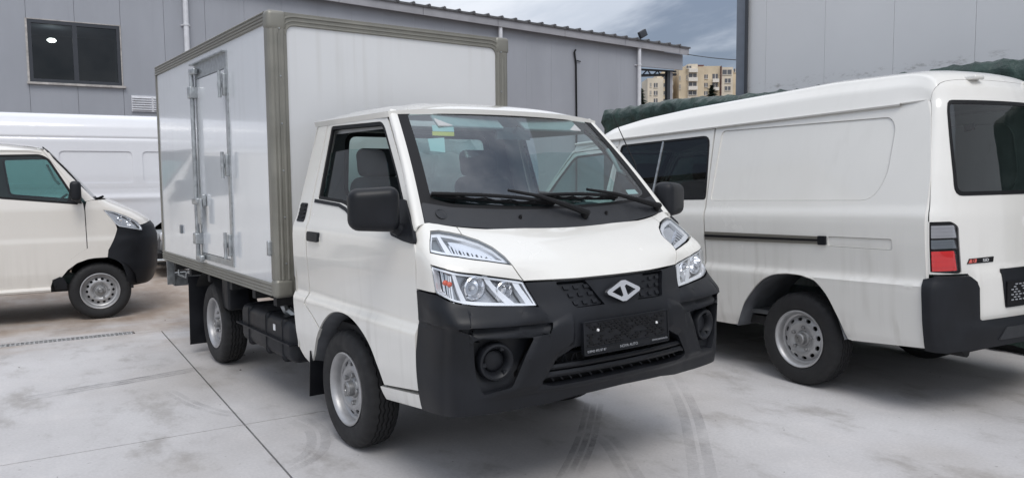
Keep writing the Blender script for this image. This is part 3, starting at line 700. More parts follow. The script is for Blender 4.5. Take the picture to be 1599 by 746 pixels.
for k in (-1, 1):
    sd = (lambda x, z: (x, -side_y(z), z)) if k < 0 else (lambda x, z: (x, side_y(z), z))
    d = panel('door', DOOR, sd, m_paint, T, holes=[WIN], step=(.05, .016), gap=.004, depth=.02)
    panel('rear_quarter', QUART, sd, m_paint, T, step=(.04, .016), gap=.004, depth=.02)
    panel('window_seal', inset(WIN, -.004, (1, 1)), sd, m_seal, d, holes=[inset(WIN, .014, (1, 1))], step=(.1, .05), off=-.004, depth=.016)
    bt = [(-.345, 1.325), (-.01, 1.308), (.08, 1.29), (.19, 1.24), (.20, 1.226), (.085, 1.27), (-.01, 1.290), (-.345, 1.306)]
    panel('belt_strip', bt, sd, m_black, d, step=(.06, .03), off=.004, depth=.012)
    GLH = [(-.318, 1.30), (-.30, 1.345), (-.325, 1.59), (-.10, 1.602), (.26, 1.588), (.32, 1.572), (.36, 1.54), (.62, 1.20), (.54, 1.20), (.19, 1.235), (.0, 1.30)]
    panel('window_glass', GLH, sd, m_glassm, d, step=(.1, .05), off=-.026, depth=.004)
    hd = panel('handle_recess', rnd([(-.315, 1.075), (-.17, 1.075), (-.17, 1.145), (-.315, 1.145)], .015), sd, m_paint, d, step=(.04, .03), off=.0015, depth=.008)
    panel('door_handle', rnd([(-.318, 1.096), (-.172, 1.096), (-.168, 1.148), (-.315, 1.148)], .012), sd, m_black, d, step=(.04, .03), off=.016, depth=.016)
    vt = panel('vent_grille', rnd([(-.535, 1.195), (-.428, 1.195), (-.432, 1.30), (-.53, 1.30)], .012), sd, m_black, T, step=(.05, .05), off=.004, depth=.012)
    for j in range(4): panel('slat', [(-.52, 1.213+j*.022), (-.445, 1.213+j*.022), (-.445, 1.223+j*.022), (-.52, 1.223+j*.022)], sd, m_seal, vt, step=(0, 0), off=.010, depth=.008)
    panel('door_lining', [(-.36, .75), (.5, .75), (.86, .75), (.86, 1.14), (.6, 1.19), (.15, 1.24), (0, 1.29), (-.35, 1.30)], sd, m_trim, T, step=(.2, .1), off=-.055, depth=0)
    panel('pillar_lining', [(-.53, .8), (-.36, .8), (-.36, 1.3), (-.36, 1.7), (.30, 1.7), (.33, 1.76), (-.53, 1.76)], sd, m_liningl, T, step=(.1, .1), off=-.045, depth=0)
    # step sill ahead of the wheel
    panel('step_sill', rnd([(.475, .440), (.905, .488), (.91, .425), (.50, .378)], .008), sd, m_paint, T, step=(.1, .03), off=-.002, depth=.10)
    # wheel arch liner
    AR = [(-.418, .350)]+[(x-.004, z+.004) for x, z in ARCR[1:]]+[(x, z+.006) for x, z in ARCF]+[(.56, .40)]
    mb = MB(); mb.grid([[(x, k*(side_y(z)-.010), z) for x, z in AR], [(x*.99, k*.74, z-.012) for x, z in AR], [(x*.99, k*.40, z-.012) for x, z in AR]]); mb.build('wheel_arch', m_liner, T, 60)
    mb = MB(); mb.box((-.385, k*.735, .33), (.008, .20, .27), Matrix.Rotation(R(6), 3, 'Y')); mb.build('mudflap', m_black, T)
    mb = MB(); mb.box((-2.86, k*.74, .36), (.008, .26, .56), Matrix.Rotation(R(3), 3, 'Y')); mb.box((-2.856, k*.74, .62), (.014, .27, .05)); mb.build('mudflap', m_black, T)
def roofs(u, v):
    a = abs(u); xf = .445-.088*u*u; x = xf+(-.572-xf)*v
    zc = cri([(0, 1.790), (.1, 1.818), (.3, 1.843), (.65, 1.85), (1.0, 1.838)], 0)[1] if v <= 0 else interp([(0, 1.790), (.06, 1.812), (.18, 1.834), (.4, 1.848), (.75, 1.848), (1, 1.832)], v)
    z = zc-(zc-1.766)*a**3.2
    if a < .86: z += .006*sstep(.22, .34, v)*(.5+.5*math.cos(a*2*math.pi*4.0))*sstep(.86, .78, a)
    return (x, u*.688, z)
panel('roof', [(-1, 0), (1, 0), (1, 1), (-1, 1)], roofs, m_paint, T, step=(.04, .05), depth=.028, ref=(0, 0, 1))
panel('headlining', [(-1, .05), (1, .05), (1, .98), (-1, .98)], roofs, m_liningl, T, step=(.2, .2), off=-.035, depth=0, ref=(0, 0, 1))
# cab back wall with its window, floor, dash, seats
bw = lambda u, v: (-.548, u, v)
RW = rnd([(-.52, 1.33), (.52, 1.33), (.50, 1.70), (-.50, 1.70)], .06)
cb_ = panel('cab_back', [(-.835, .46), (.835, .46), (.842, 1.12), (.81, 1.2), (.675, 1.765), (-.675, 1.765), (-.81, 1.2), (-.842, 1.12)], bw, m_paint, T, holes=[RW], step=(.3, .3), depth=.01, ref=(0, 0, 1.1))
panel('back_window', RW, bw, m_glassm, cb_, step=(0, 0), off=-.004, depth=0, ref=(0, 0, 1.1))
panel('window_seal', inset(RW, -.012, (1, 1)), bw, m_seal, cb_, holes=[inset(RW, .012, (1, 1))], step=(0, 0), off=-.024, depth=-.016, ref=(0, 0, 1.1))
panel('back_lining', [(-.78, .7), (.78, .7), (.78, 1.2), (.66, 1.74), (-.66, 1.74), (-.78, 1.2)], lambda u, v: (-.515, u, v), m_trim, T, holes=[inset(RW, -.02, (1, 1))], step=(0, 0), depth=.01, ref=(-1, 0, 1.1))
mb = MB(); mb.span((-.54, -.74, .60), (.86, .74, .66)); mb.build('cab_floor', m_dark, T)
for y in (-.36, .36):
    st_ = rbox('seat', (-.02, y, .88), (.50, .50, .17), .05, m_fabric, T)
    rbox('seat_back', (-.31, y, 1.17), (.13, .48, .56), .055, m_fabric, st_, rot=Matrix.Rotation(R(-12), 3, 'Y'), taper=lambda c: Vector((c.x, c.y*(1-.18*(c.z > 0)), c.z)))
    rbox('headrest', (-.405, y, 1.53), (.09, .27, .17), .04, m_fabric, st_, rot=Matrix.Rotation(R(-10), 3, 'Y'))
db = MB(); rows = []
for x, z in ((.90, 1.08), (.875, 1.165), (.78, 1.215), (.62, 1.205), (.545, 1.15), (.53, .95), (.56, .75)):
    rows.append([(x-.06*(y/.7)**2, y, z+(.035 if abs(y-.36) < .26 and z > 1.14 and x < .7 else 0)) for y in [-.74+.0617*i for i in range(25)]])
db.grid(rows); db.build('dashboard', m_trim, T, 60)
mb = MB(); c = Vector((.50, .37, 1.17)); n = Vector((-.62, 0, .78)); u = Vector((0, 1, 0)); v = n.cross(u)
mb.tube([c+(u*math.cos(t*math.pi/18)+v*math.sin(t*math.pi/18))*.19 for t in range(37)], .014, 8, False)
for t in (0, math.pi, -math.pi/2): mb.tube([c-n*.02, c+(u*math.cos(t)+v*math.sin(t))*.19], .012, 6)
mb.tube([c-n*.25, c], .03, 8); mb.build('steering_wheel', m_trim, T)
mb = MB(); mb.tube([(.50, .665, 1.60), (.53, .625, 1.585), (.575, .63, 1.53), (.60, .645, 1.47), (.61, .69, 1.45)], .012, 8); mb.build('grab_handle', m_liningl, T)
mb = MB(); mb.tube([wscr(0, .86), Vector(wscr(0, .84))+Vector((-.06, 0, -.02))], .008, 6); mb.box(Vector(wscr(0, .80))+Vector((-.08, 0, 0)), (.02, .22, .065)); mb.build('rear_view_mirror', m_trim, T)
for k in (-1, 1): rbox('sun_visor', Vector(wscr(.42*k, .93))+Vector((-.045, 0, -.0)), (.17, .40, .016), .006, m_liningl, T, rot=Matrix.Rotation(R(35), 3, 'Y'))
stk = [('sticker', [(-.76, .86), (-.585, .865), (-.60, .80), (-.77, .80)], m_paper), ('sticker', [(-.775, .797), (-.602, .797), (-.615, .757), (-.785, .757)], m_yellow), ('sticker', [(-.83, .725), (-.70, .74), (-.735, .60), (-.84, .61)], m_paper), ('sticker', [(.745, .253), (.862, .246), (.874, .203), (.748, .214)], m_white)]
for nm, P_, m_ in stk: panel(nm, P_, wscr, m_, T, step=(.05, .05), off=-.006, depth=0)
def crum(u, v):
    p = Vector(wscr(u, v)); return p+Vector((-.12-.012*math.sin(31*u+9*v)-.01*math.sin(17*v-12*u), 0, -.01*math.sin(23*u)))
panel('plastic_film', [(-.86, .70), (-.40, .73), (-.36, .575), (-.88, .60)], crum, m_plastic_film, T, step=(.03, .03), depth=0)
mb = MB(); mb.tube([(.60, .79, 1.36), (.58, .80, 1.50), (.42, .77, 1.80)], [.005, .004, .002], 6); mb.tube([(.61, .78, 1.33), (.60, .79, 1.38)], .009, 8)
mb.build('antenna', m_seal, T)
# chassis
mb = MB()
for y in (-.37, .37): mb.span((-3.62, y-.035, .50), (.7, y+.035, .62))
for x in (-3.5, -2.9, -2.0, -1.2, -.6): mb.span((x-.03, -.36, .52), (x+.03, .36, .60))
mb.build('chassis_frame', m_dark, T)
mb = MB()
for x in (-3.4, -2.9, -2.35, -1.8, -1.3, -.9): mb.span((x-.03, -.84, .655), (x+.03, .84, .728))
for y in (-.4, .4): mb.span((-3.66, y-.04, .62), (-.79, y+.04, .70))
mb.build('subframe', m_dark, T)
mb = MB(); mb.tube([(-2.435, -.7, .317), (-2.435, .7, .317)], .045, 12); mb.lathe([(0, -.13), (.10, -.10), (.13, 0), (.10, .10), (0, .13)], 20, c=(-2.435, 0, .317)); mb.tube([(-1.9, 0, .45), (-2.435, 0, .32)], .035, 10)
for y in (-.5, .5): mb.tube([(-3.0, y, .5), (-2.435, y, .36), (-1.85, y, .5)], .03, 8)
mb.build('rear_axle', m_dark, T)
mb = MB(); mb.span((-.45, -.5, .24), (.35, .5, .5)); mb.tube([(0, -.7, .317), (0, .7, .317)], .04, 10); mb.span((.5, -.6, .46), (1.0, .6, .52)); mb.build('engine_undertray', m_dark, T)
def tank_t(c): return Vector((c.x, c.y, c.z))
tk = rbox('fuel_tank', (-1.24, -.60, .435), (1.0, .40, .27), .06, m_black, T, seg=4)
mb = MB(); mb.span((-1.76, -.825, .425), (-.725, -.39, .433)); mb.build('seam_flange', m_black, tk)
for x in (-1.55, -1.2, -.9): rbox('strap_rib', (x, -.60, .435), (.05, .412, .282), .03, m_black, tk)
mb = MB(); mb.span((-1.06, -.8025, .475), (-1.025, -.8, .515)); mb.build('label', m_white, tk)
mb = MB(); mb.tube([(-1.0, -.68, .56), (-1.03, -.72, .60), (-1.02, -.74, .64)], .03, 8); mb.build('filler_neck', m_galv, tk)
rbox('mudguard_bracket', (-2.02, -.74, .60), (.16, .16, .24), .02, m_black, T)
AR2 = [(-2.435+.40*math.cos(R(a)), .317+.40*math.sin(R(a))) for a in range(20, 150, 10)]
for k in (-1, 1):
    mb = MB(); mb.grid([[(x, k*.84, z) for x, z in AR2], [(x, k*.56, z) for x, z in AR2]]); mb.build('mudguard', m_dark, T, 60)
mb = MB(); mb.tube([(-3.45, -.80, .70), (-3.45, -.80, .60), (-3.20, -.80, .60), (-3.18, -.80, .65), (-3.05, -.80, .65)], .009, 6); mb.build('rope_rail', m_galv, T)
mb = MB(); mb.span((-3.68, -.80, .48), (-3.62, .80, .60)); mb.span((-3.63, -.86, .50), (-3.60, -.80, .73)); mb.build('rear_bumper_bar', m_galv, T)
# wheels
W0 = make_wheel('wheel')
first = True
for x, z in ((0, .317), (-2.435, .317)):
    for k in (-1, 1):
        ww = W0 if first else dup(W0, T); first = False
        ww.parent = T; ww.location = (x, .7075*k, z); ww.rotation_euler = (0, R(17+40*x), 0 if k < 0 else math.pi)
# cargo box
X0, X1, YB, Z0, Z1 = -3.685, -.7725, .87, .728, 2.427
mb = MB(); mb.span((X0+.01, -YB+.012, Z0+.01), (X1-.012, YB-.012, Z1-.012)); bx = mb.build('cargo_box', m_boxp, T, None)
fs_ = lambda k: (lambda u, v: (u, k*YB, v))
DX0, DX1, DZ0, DZ1 = -2.355, -1.655, .885, 2.185
for k in (-1, 1):
    panel('side_panel', [(X0+.035, Z0+.075), (X1-.065, Z0+.075), (X1-.065, Z1-.07), (X0+.035, Z1-.07)], fs_(k), m_boxp, bx, holes=[[(DX0-.04, DZ0-.05), (DX1+.055, DZ0-.05), (DX1+.055, DZ1+.115), (DX0-.04, DZ1+.115)]] if k < 0 else [], step=(0, 0), off=-.004, depth=.006, ref=(-2, 0, 1.5))
    # top, bottom rails and posts on the side, with rounded beads
    for nm, a, b_ in (('top_rail', (X0, Z1-.072), (X1-.07, Z1+.004)), ('bottom_rail', (X0, Z0-.004), (X1-.07, Z0+.076)), ('rear_post', (X0-.004, Z0+.07), (X0+.036, Z1-.07))):
        mb = MB(); mb.span((a[0], k*(YB-.012), a[1]), (b_[0], k*(YB+.004), b_[1]))
        if 'rail' in nm:
            for f in (.10, .36, .62, .90): mb.tube([(a[0], k*(YB+.004), a[1]+(b_[1]-a[1])*f), (b_[0], k*(YB+.004), a[1]+(b_[1]-a[1])*f)], .0065, 6)
        mb.build(nm, m_alloy, bx, 45)
    mb = MB(); pr = [(-.842, .868), (-.842, .876), (-.80, .879), (-.785, .876), (-.772, .866), (-.766, .852), (-.768, .838), (-.764, .832), (-.764, .824), (-.768, .818), (-.768, .800), (-.764, .795), (-.764, .787), (-.768, .781), (-.769, .764), (-.78, .764), (-.80, .80)]
    mb.prism([(x, k*y) for x, y in pr], lambda u, v, d: (u, v, d), Z0+.10, Z1-.10); mb.build('corner_post', m_alloy, bx, 25)
    mb = MB()
    for z in [Z0+.2+.28*i for i in range(6)]: mb.lathe([(.006, 0), (.005, .004), (0, .005)], 8, 'x', (-.768, k*.809, z))
    mb.build('rivet', m_galv, bx)
    for zc, nm in ((Z0+.048, 'corner_cap'), (Z1-.052, 'corner_cap')): rbox(nm, (-.807, k*.822, zc), (.092, .122, .116), .026, m_alloy, bx, seg=4)
    for zc in (Z0+.05, Z1-.035): rbox('corner_cap', (X0+.02, k*.85, zc), (.05, .05, .08), .015, m_alloy, bx)
ff = lambda u, v: (X1, u, v)
FO = [(-.80, Z0+.02), (.80, Z0+.02), (.80, Z1-.001), (-.80, Z1-.001)]
FI = rnd([(-.765, Z0+.09), (.765, Z0+.09), (.765, Z1-.078), (-.765, Z1-.078)], .055, seg=6)
panel('front_panel', inset(FI, -.02, (1, 1)), ff, m_boxf, bx, step=(0, 0), off=-.004, depth=.004, ref=(-2, 0, 1.5))
panel('front_frame', FO, ff, m_alloy, bx, holes=[FI], step=(0, 0), off=.002, depth=.012, ref=(-2, 0, 1.5))
mb = MB()
for d, r_ in ((-.006, .007), (-.030, .006), (-.056, .008)):
    lp = [Vector((X1+.002, u, v)) for u, v in inset(FI, d, (1, 1))]; lp = [q for q in lp if q.z > Z1-.35]
    i0 = max(range(len(lp)), key=lambda i: (lp[i]-lp[i-1]).length); 
    cut = [q for q in lp[i0:]+lp[:i0]]; mb.tube(cut, r_, 6)
mb.build('frame_bead', m_alloy, bx, 45)
mb = MB(); mb.span((X0, -YB+.01, Z1-.01), (X1-.01, YB-.01, Z1+.002)); mb.build('roof_panel', m_boxf, bx, None)
mb = MB()
for y in (-.855, .855): mb.tube([(X0, y, Z1), (X1-.09, y, Z1)], .012, 6)
mb.build('roof_edge', m_alloy, bx)
# side door of the box
Y = -YB
sdw = fs_(-1)
dl = panel('side_door', [(DX0, DZ0), (DX1, DZ0), (DX1, DZ1), (DX0, DZ1)], sdw, m_boxp, bx, step=(0, 0), off=.002, depth=.01, ref=(-2, 0, 1.5))
panel('door_frame', [(DX0-.04, DZ0-.05), (DX1+.055, DZ0-.05), (DX1+.055, DZ1+.115), (DX0-.04, DZ1+.115)], sdw, m_galv, bx, holes=[[(DX0-.004, DZ0-.004), (DX1+.004, DZ0-.004), (DX1+.004, DZ1+.004), (DX0-.004, DZ1+.004)]], step=(0, 0), off=.006, depth=.016, ref=(-2, 0, 1.5))
mb = MB(); mb.span((DX0-.08, Y-.035, DZ1+.108), (DX1+.06, Y, DZ1+.118)); mb.build('drip_rail', m_galv, bx)
mb = MB(); mb.tube([(-2.392, Y-.03, .835), (-2.392, Y-.03, 2.265)], .0165, 10); rod = mb.build('lock_rod', m_galv, bx)
for z in (2.09, .99):
    rbox('rod_bracket', (-2.385, Y-.028, z), (.085, .06, .085), .008, m_galv, bx); 
for z in (2.24, .845): rbox('rod_cam', (-2.34, Y-.03, z), (.14, .035, .045), .01, m_galv, bx)
lk = rbox('lock_handle', (-2.335, Y-.035, 1.275), (.15, .05, .05), .008, m_galv, bx); rbox('lock_lever', (-2.245, Y-.045, 1.20), (.10, .014, .19), .005, m_galv, bx); rbox('lock_base', (-2.25, Y-.02, 1.285), (.09, .03, .09), .008, m_galv, bx)
for z in (2.08, 1.535, .985):
    rbox('hinge', (DX1+.02, Y-.015, z), (.035, .025, .15), .006, m_galv, bx); mb = MB(); mb.tube([(DX1+.02, Y-.045, z-.09), (DX1+.02, Y-.045, z+.09)], .012, 8); mb.build('hinge_pin', m_galv, bx); rbox('hinge_knuckle', (DX1-.02, Y-.025, z), (.045, .04, .04), .01, m_galv, bx)
rbox('catch', (-.835, Y-.015, 1.02), (.035, .03, .09), .006, m_galv, bx); rbox('catch', (-3.0, Y-.004, 1.03), (.05, .012, .07), .004, m_lampgrey, bx)

# ------------------------------------------------------------------ the sister panel van on the right (rear axle at its origin)
VYAW, RAKE = 3.046, .0321
V = empty('panel_van', (.8293+.32*math.sin(RAKE)*-math.cos(VYAW), 2.9908-.32*math.sin(RAKE)*math.sin(VYAW), 0), (0, RAKE, VYAW))
tag(V, 'white panel van with dark sliding door window, its tail at the right edge', 'van')
_before = set(bpy.data.objects)
VF = empty('front_end', (2.435, 0, 0), parent=V)
_old = m_paint; m_paint = m_paint2
# front end pieces are shared with the truck: copy every piece of it over to the van
SHARE = ('fender', 'position_lamp', 'headlight', 'hood', 'bumper', 'windscreen', 'windscreen_seal', 'cowl_panel', 'wiper', 'a_pillar', 'door_mirror', 'light_leak_backing', 'dashboard')
for o in list(T.children):
    if o.name.split('.')[0] in SHARE: q = dup(o, V); q.location = (2.435, 0, 0)
bpy.data.objects.remove(VF)
GUT = 1.845
VARCH = crv([(.511, .348), (.457, .487), (.400, .57), (.321, .655), (.25, .71), (.174, .744), (.09, .762), (.013, .764), (-.08, .758), (-.169, .735), (-.235, .68), (-.286, .61), (-.348, .491), (-.39, .372)], 3)
VWIN = rnd([(2.02, 1.775), (.93, 1.775), (.86, 1.32), (.86, 1.285), (2.02, 1.285)], [.03, .07, .04, .05, .03])
def vsd(k): return lambda x, z: (x, k*side_y(z), z)
EMB2 = rnd([(-.275, 1.026), (-.715, 1.022), (-.715, .963), (-.275, .970)], .012)
EMB = rnd([(.80, 1.80), (-.60, 1.765), (-.64, 1.70), (-.635, 1.40), (-.56, 1.262), (.80, 1.275)], [.03, .06, .05, .10, .10, .03])
def emb_side(k):
    def f(x, z):
        d = 0
        d += .006*math.exp(-((z-.752)/.006)**2)*sstep(.1, -.2, x)
        return (x, k*(side_y(z)+d), z)
    return f
RS = [(-.925, .39), (-.928, .8), (-.925, 1.15), (-.915, 1.4), (-.86, 1.75), (-.825, GUT+.02)]
for k in (1, -1):
    rearq = [(.836, .345), (.82, .9), (.826, 1.12), (.85, 1.4), (.885, 1.86)]+[(-.82, GUT+.015)]+RS[::-1][1:]+[(-.42, .365)]+VARCH[::-1]+[(.6, .343)]
    spn = panel('side_panel', rearq, emb_side(k), m_paint2, V, holes=[EMB, EMB2], step=(.033, .0165), gap=.004, depth=.02, ref=(.5, 0, 1))
    for q_ in (EMB, EMB2): panel('pressed_panel', q_, emb_side(k), m_paint2, spn, step=(.1, .033), gap=-.002, off=-.007, depth=-.0066, ref=(.5, 0, 1))
    sl_ = [(.842, .345), (.826, .9), (.832, 1.12), (.856, 1.4), (.891, 1.86), (2.06, 1.86), (2.06, 1.2), (2.06, .8), (2.06, .40)]
    sd_ = panel('sliding_door', sl_, vsd(k), m_paint2, V, holes=[VWIN], step=(.1, .0165), gap=.004, depth=.02, ref=(.5, 0, 1))
    panel('window_glass', VWIN, vsd(k), m_glassd, sd_, step=(.2, .1), off=-.004, depth=0, ref=(.5, 0, 1))
    panel('window_seal', inset(VWIN, -.006, (1, 1)), vsd(k), m_seal, sd_, holes=[inset(VWIN, .012, (1, 1))], step=(.15, .08), off=.002, depth=.008, ref=(.5, 0, 1))
    panel('window_divider', [(1.47, 1.29), (1.49, 1.29), (1.475, 1.77), (1.455, 1.77)], vsd(k), m_galv, sd_, step=(0, .08), off=.003, depth=.01, ref=(.5, 0, 1))
    # front door and its windows come from the truck's outlines
    dv = [(x+2.435, z) for x, z in DOOR]; wv = [(x+2.435, z) for x, z in WIN]
    fd = panel('front_door', dv, vsd(k), m_paint2, V, holes=[wv], step=(.06, .0165), gap=.004, depth=.02, ref=(2.5, 0, 1))
    panel('window_glass', wv, vsd(k), m_glassm, fd, step=(.2, .1), off=-.006, depth=0, ref=(2.5, 0, 1))
    panel('window_seal', inset(wv, -.004, (1, 1)), vsd(k), m_seal, fd, holes=[inset(wv, .014, (1, 1))], step=(.15, .08), off=-.002, depth=.012, ref=(2.5, 0, 1))
    fq = [(2.08, .80), (2.045, .735), (2.14, .69), (2.24, .62), (2.143, .487), (2.03, .36), (2.066, .40), (2.066, 1.86), (2.75, 1.86), (2.78, 1.757), (2.045, 1.765), (2.057, 1.30), (2.075, 1.2)]
    panel('door_pillar', [(2.066, .46), (2.066, 1.86), (2.74, 1.86), (2.755, 1.765), (2.715, 1.762), (2.075, 1.768), (2.034, 1.757), (2.054, 1.30), (2.072, 1.2), (2.076, .803), (2.045, .735), (2.137, .687), (2.24, .62), (2.143, .487), (2.075, .41)], vsd(k), m_paint2, V, step=(.05, .033), gap=.002, depth=.012, ref=(2.2, 0, 1))
    # sliding rail, gutter
    rl = panel('slide_rail', [(.815, .975), (-.222, .978), (-.222, 1.028), (.815, 1.036)], vsd(k), m_alloyd, V, step=(.2, 0), off=.010, depth=.012, ref=(.5, 0, 1))
    panel('rail_groove', [(.815, .996), (-.21, .997), (-.21, 1.010), (.815, 1.014)], vsd(k), m_seal, rl, step=(.2, 0), off=.0125, depth=.004, ref=(.5, 0, 1))
    panel('rail_end', rnd([(-.205, .974), (-.265, .974), (-.265, 1.032), (-.205, 1.032)], .008), vsd(k), m_black, rl, step=(.1, 0), off=.016, depth=.018, ref=(.5, 0, 1))
    mb = MB(); xs_ = [-.66+.17*i for i in range(21)]
    mb.grid([[(x, k*(side_y(GUT)+.004+dy), GUT+dz) for x in xs_] for dy, dz in ((0, -.012), (.018, -.014), (.024, -.004), (.020, .004), (.002, .004))]); mb.build('rain_gutter', m_paint2, V, 30)
    mb = MB(); mb.grid([[(x, k*y_, z-.0) for x, z in VARCH] for y_ in (.835, .75, .42)]); mb.build('wheel_arch', m_liner, V, 60)
    mb = MB(); mb.grid([[(x+2.435, k*y_, z-.0) for x, z in AR] for y_ in (.82, .75, .42)]); mb.build('wheel_arch', m_liner, V, 60)
# roof of the van
def ztop(t): return 1.85+.125*(1-abs(t/.93)**5 if abs(t) < .93 else 0)
def vsec(u, v):
    a = abs(u); yb = .668; x = -.62+3.42*v
    zc = interp([(0, 2.07), (.15, 2.09), (.55, 2.062), (.72, 2.03), (.84, 1.98), (.94, 1.87), (1, 1.80)], v); z0 = interp([(0, GUT), (.8, GUT), (.92, 1.80), (1, 1.765)], v)
    prof = [(0, 1), (.4, .985), (.65, .94), (.80, .86), (.845, .81), (.855, .75), (.93, .48), (.985, .10), (1, 0)]
    h = (interp(prof, a)+interp(prof, a+.005)+interp(prof, max(0, a-.005)))/3 if a < .98 else interp(prof, a)
    return Vector((x, u*yb, z0+(zc-z0)*h))
def vroof(u, v):
    if v >= .08: return vsec(u, (v-.08)/.92)
    t = u*.935; e_ = Vector(rear(t, ztop(t))); q = vsec(u, 0); c_ = Vector((e_.x+.035, (e_.y+q.y)/2, max(e_.z, q.z-.012))); w = v/.08
    return e_*(1-w)**2+c_*2*w*(1-w)+q*w*w
panel('roof', [(-1, 0), (1, 0), (1, 1), (-1, 1)], vroof, m_paint2, V, step=(.0125, .012), depth=.01, ref=(1, 0, 1))
panel('headlining', [(-.97, .04), (.97, .04), (.97, .97), (-.97, .97)], vroof, m_liningl, V, step=(.2, .1), off=-.03, depth=0, ref=(1, 0, 1))
# tail
TG = [(-.86, .84), (-.86, 1.13), (-.885, 1.30), (-.93, 1.80)]+[(t*.93/12, ztop(t*.93/12)) for t in range(-12, 13)]+[(.93, 1.80), (.885, 1.30), (.86, 1.13), (.86, .84), (.50, .82), (.44, .76), (.44, .53), (-.44, .53), (-.44, .76), (-.50, .82)]
TWIN = rnd([(-.70, 1.83), (.70, 1.83), (.60, 1.285), (-.60, 1.285)], .06)
def tail(t, z):
    x, y, z_ = rear(t, z); a = abs(t)
    d = .010*math.exp(-((z-.835)/.012)**2)*sstep(.5, .42, a)
    if z < .83 and a < .45: d += .012*sstep(.83, .80, z)
    return (x-d, y, z)
TLAMP = rnd([(.875, .83), (.875, 1.132), (.62, 1.128), (.565, 1.10), (.548, .828)], [.004, .012, .02, .02, .01], (.85, 1))
tg = panel('tailgate', TG, tail, m_paint2, V, holes=[TWIN, TLAMP, mir(TLAMP)], step=(.03, .025), sc=(.85, 1), gap=.002, depth=.014, ref=(.5, 0, 1))
panel('rear_window', TWIN, tail, m_glassr, tg, step=(.08, .08), sc=(.85, 1), off=.001, depth=0, ref=(.5, 0, 1))
panel('window_seal', inset(TWIN, -.01, (.85, 1)), tail, m_seal, tg, holes=[inset(TWIN, .014, (.85, 1))], step=(.08, .08), off=.003, depth=.01, ref=(.5, 0, 1))
for k in (1, -1):
    rk = lambda t, z, k=k: rear(t*k, z)
    cn = [(1.0, .40), (1.0, 1.15), (1.0, 1.4), (1.0, 1.84), (.94, 1.84), (.935, 1.80), (.892, 1.30), (.88, 1.135), (.88, .83), (.88, .40)]
    panel('rear_corner', cn, rk, m_paint2, V, step=(.03, .033), sc=(.85, 1), depth=.012, ref=(.5, 0, 1))
    TL = panel('tail_lamp', TLAMP, rk, m_seal, V, step=(.05, .05), sc=(.85, 1), gap=.002, off=-.004, depth=.03, ref=(.5, 0, 1))
    for nm, m_, z0, z1 in (('lamp_lens', m_red, .845, .960), ('lamp_lens', m_lampgrey, .975, 1.025), ('lamp_lens', m_lampclear, 1.036, 1.108)):
        lq = rnd([(.835, z0), (.835, z1), (.605, z1), (.585, z0)], .008, (.85, 1))
        lo = panel(nm, lq, rk, m_, TL, step=(.05, .05), off=.004, depth=.01, ref=(.5, 0, 1))
        panel('cover', inset(lq, -.004, (.85, 1)), rk, m_lens, lo, step=(.05, .05), off=.009, depth=.01, ref=(.5, 0, 1))
        for j in range(3): panel('lens_rib', [(.83, z0+(z1-z0)*(j+.7)/3.4), (.60, z0+(z1-z0)*(j+.7)/3.4), (.60, z0+(z1-z0)*(j+.85)/3.4), (.83, z0+(z1-z0)*(j+.85)/3.4)], rk, m_, lo, step=(.05, 0), off=.007, depth=.005, ref=(.5, 0, 1))
def rb(t, z):
    x, y, z_ = rear(t, z); a = abs(t)
    d = .03*sstep(.72, .30, a)*sstep(.56, .50, z)+.02*sstep(1.0, .9, a)
    return (x-.012-d, y*1.008, z)
RB = [(1.0, .385), (1.0, .80), (.86, .818), (.53, .812), (.47, .775), (.45, .74), (.45, .555), (.44, .545)]
RBP = RB+mir(RB)[::-1]+[(-.75, .375), (-.3, .395), (0, .40), (.3, .395), (.75, .375)]
rbm = panel('rear_bumper', RBP, rb, m_black, V, step=(.03, .02), sc=(.85, 1), off=.012, depth=.07, ref=(.5, 0, 1))
panel('bumper_step', [(-.36, .43), (.36, .43), (.30, .50), (-.30, .50)], rb, m_cowl, rbm, step=(.05, .03), off=.02, depth=.03, ref=(.5, 0, 1))
pk_ = panel('plate_recess', rnd([(-.27, .835), (.27, .835), (.245, .755), (.225, .60), (-.225, .60), (-.245, .755)], .008), tail, m_black, V, step=(.05, .04), off=.006, depth=.01, ref=(.5, 0, 1))
php = panel('plate_holder', [(-.225, .61), (.225, .61), (.225, .755), (-.225, .755)], tail, m_seal, pk_, step=(.05, 0), off=.014, depth=.01, ref=(.5, 0, 1))
for r_ in range(7):
    mb = MB()
    for c_ in range(13):
        t = -.205+c_*.033+(.012 if r_ % 2 else 0)
        if t < .2 and random.random() < .85:
            p_ = Vector(tail(t, .645+r_*.0155)); mb.box((p_.x-.018, p_.y, p_.z), (.004, .024, .007))
    q = mb.build('plate_rib', m_grey, php); q['kind'] = 'stuff'
bd = panel('badge', [(.505, .878), (.488, .908), (.307, .912), (.312, .880)], tail, m_seal, V, step=(.05, 0), off=.004, depth=.006, ref=(.5, 0, 1))
panel('badge_field', [(.497, .883), (.484, .904), (.435, .905), (.44, .884)], tail, m_redb, bd, step=(0, 0), off=.0055, depth=.002, ref=(.5, 0, 1))
for t, s_, m_ in ((.462, 'D', m_seal), (.372, 'SSD', m_white)):
    p_ = Vector(tail(t, .8945)); d_ = Vector(tail(t-.02, .8945))-Vector(tail(t+.02, .8945)); text('badge_lettering', s_, .024, m_, bd, frame(p_+Vector((-.0075, .001, 0)), d_, (0, 0, 1)), .0005, xs=1.35)
mb = MB(); c = Vector(tail(0, 1.11)); mb.tube([(c.x-.004, c.y+.05*math.cos(t*math.pi/10), c.z+.04*math.sin(t*math.pi/10)) for t in range(21)], .008, 6); mb.build('emblem', m_chrome, V)
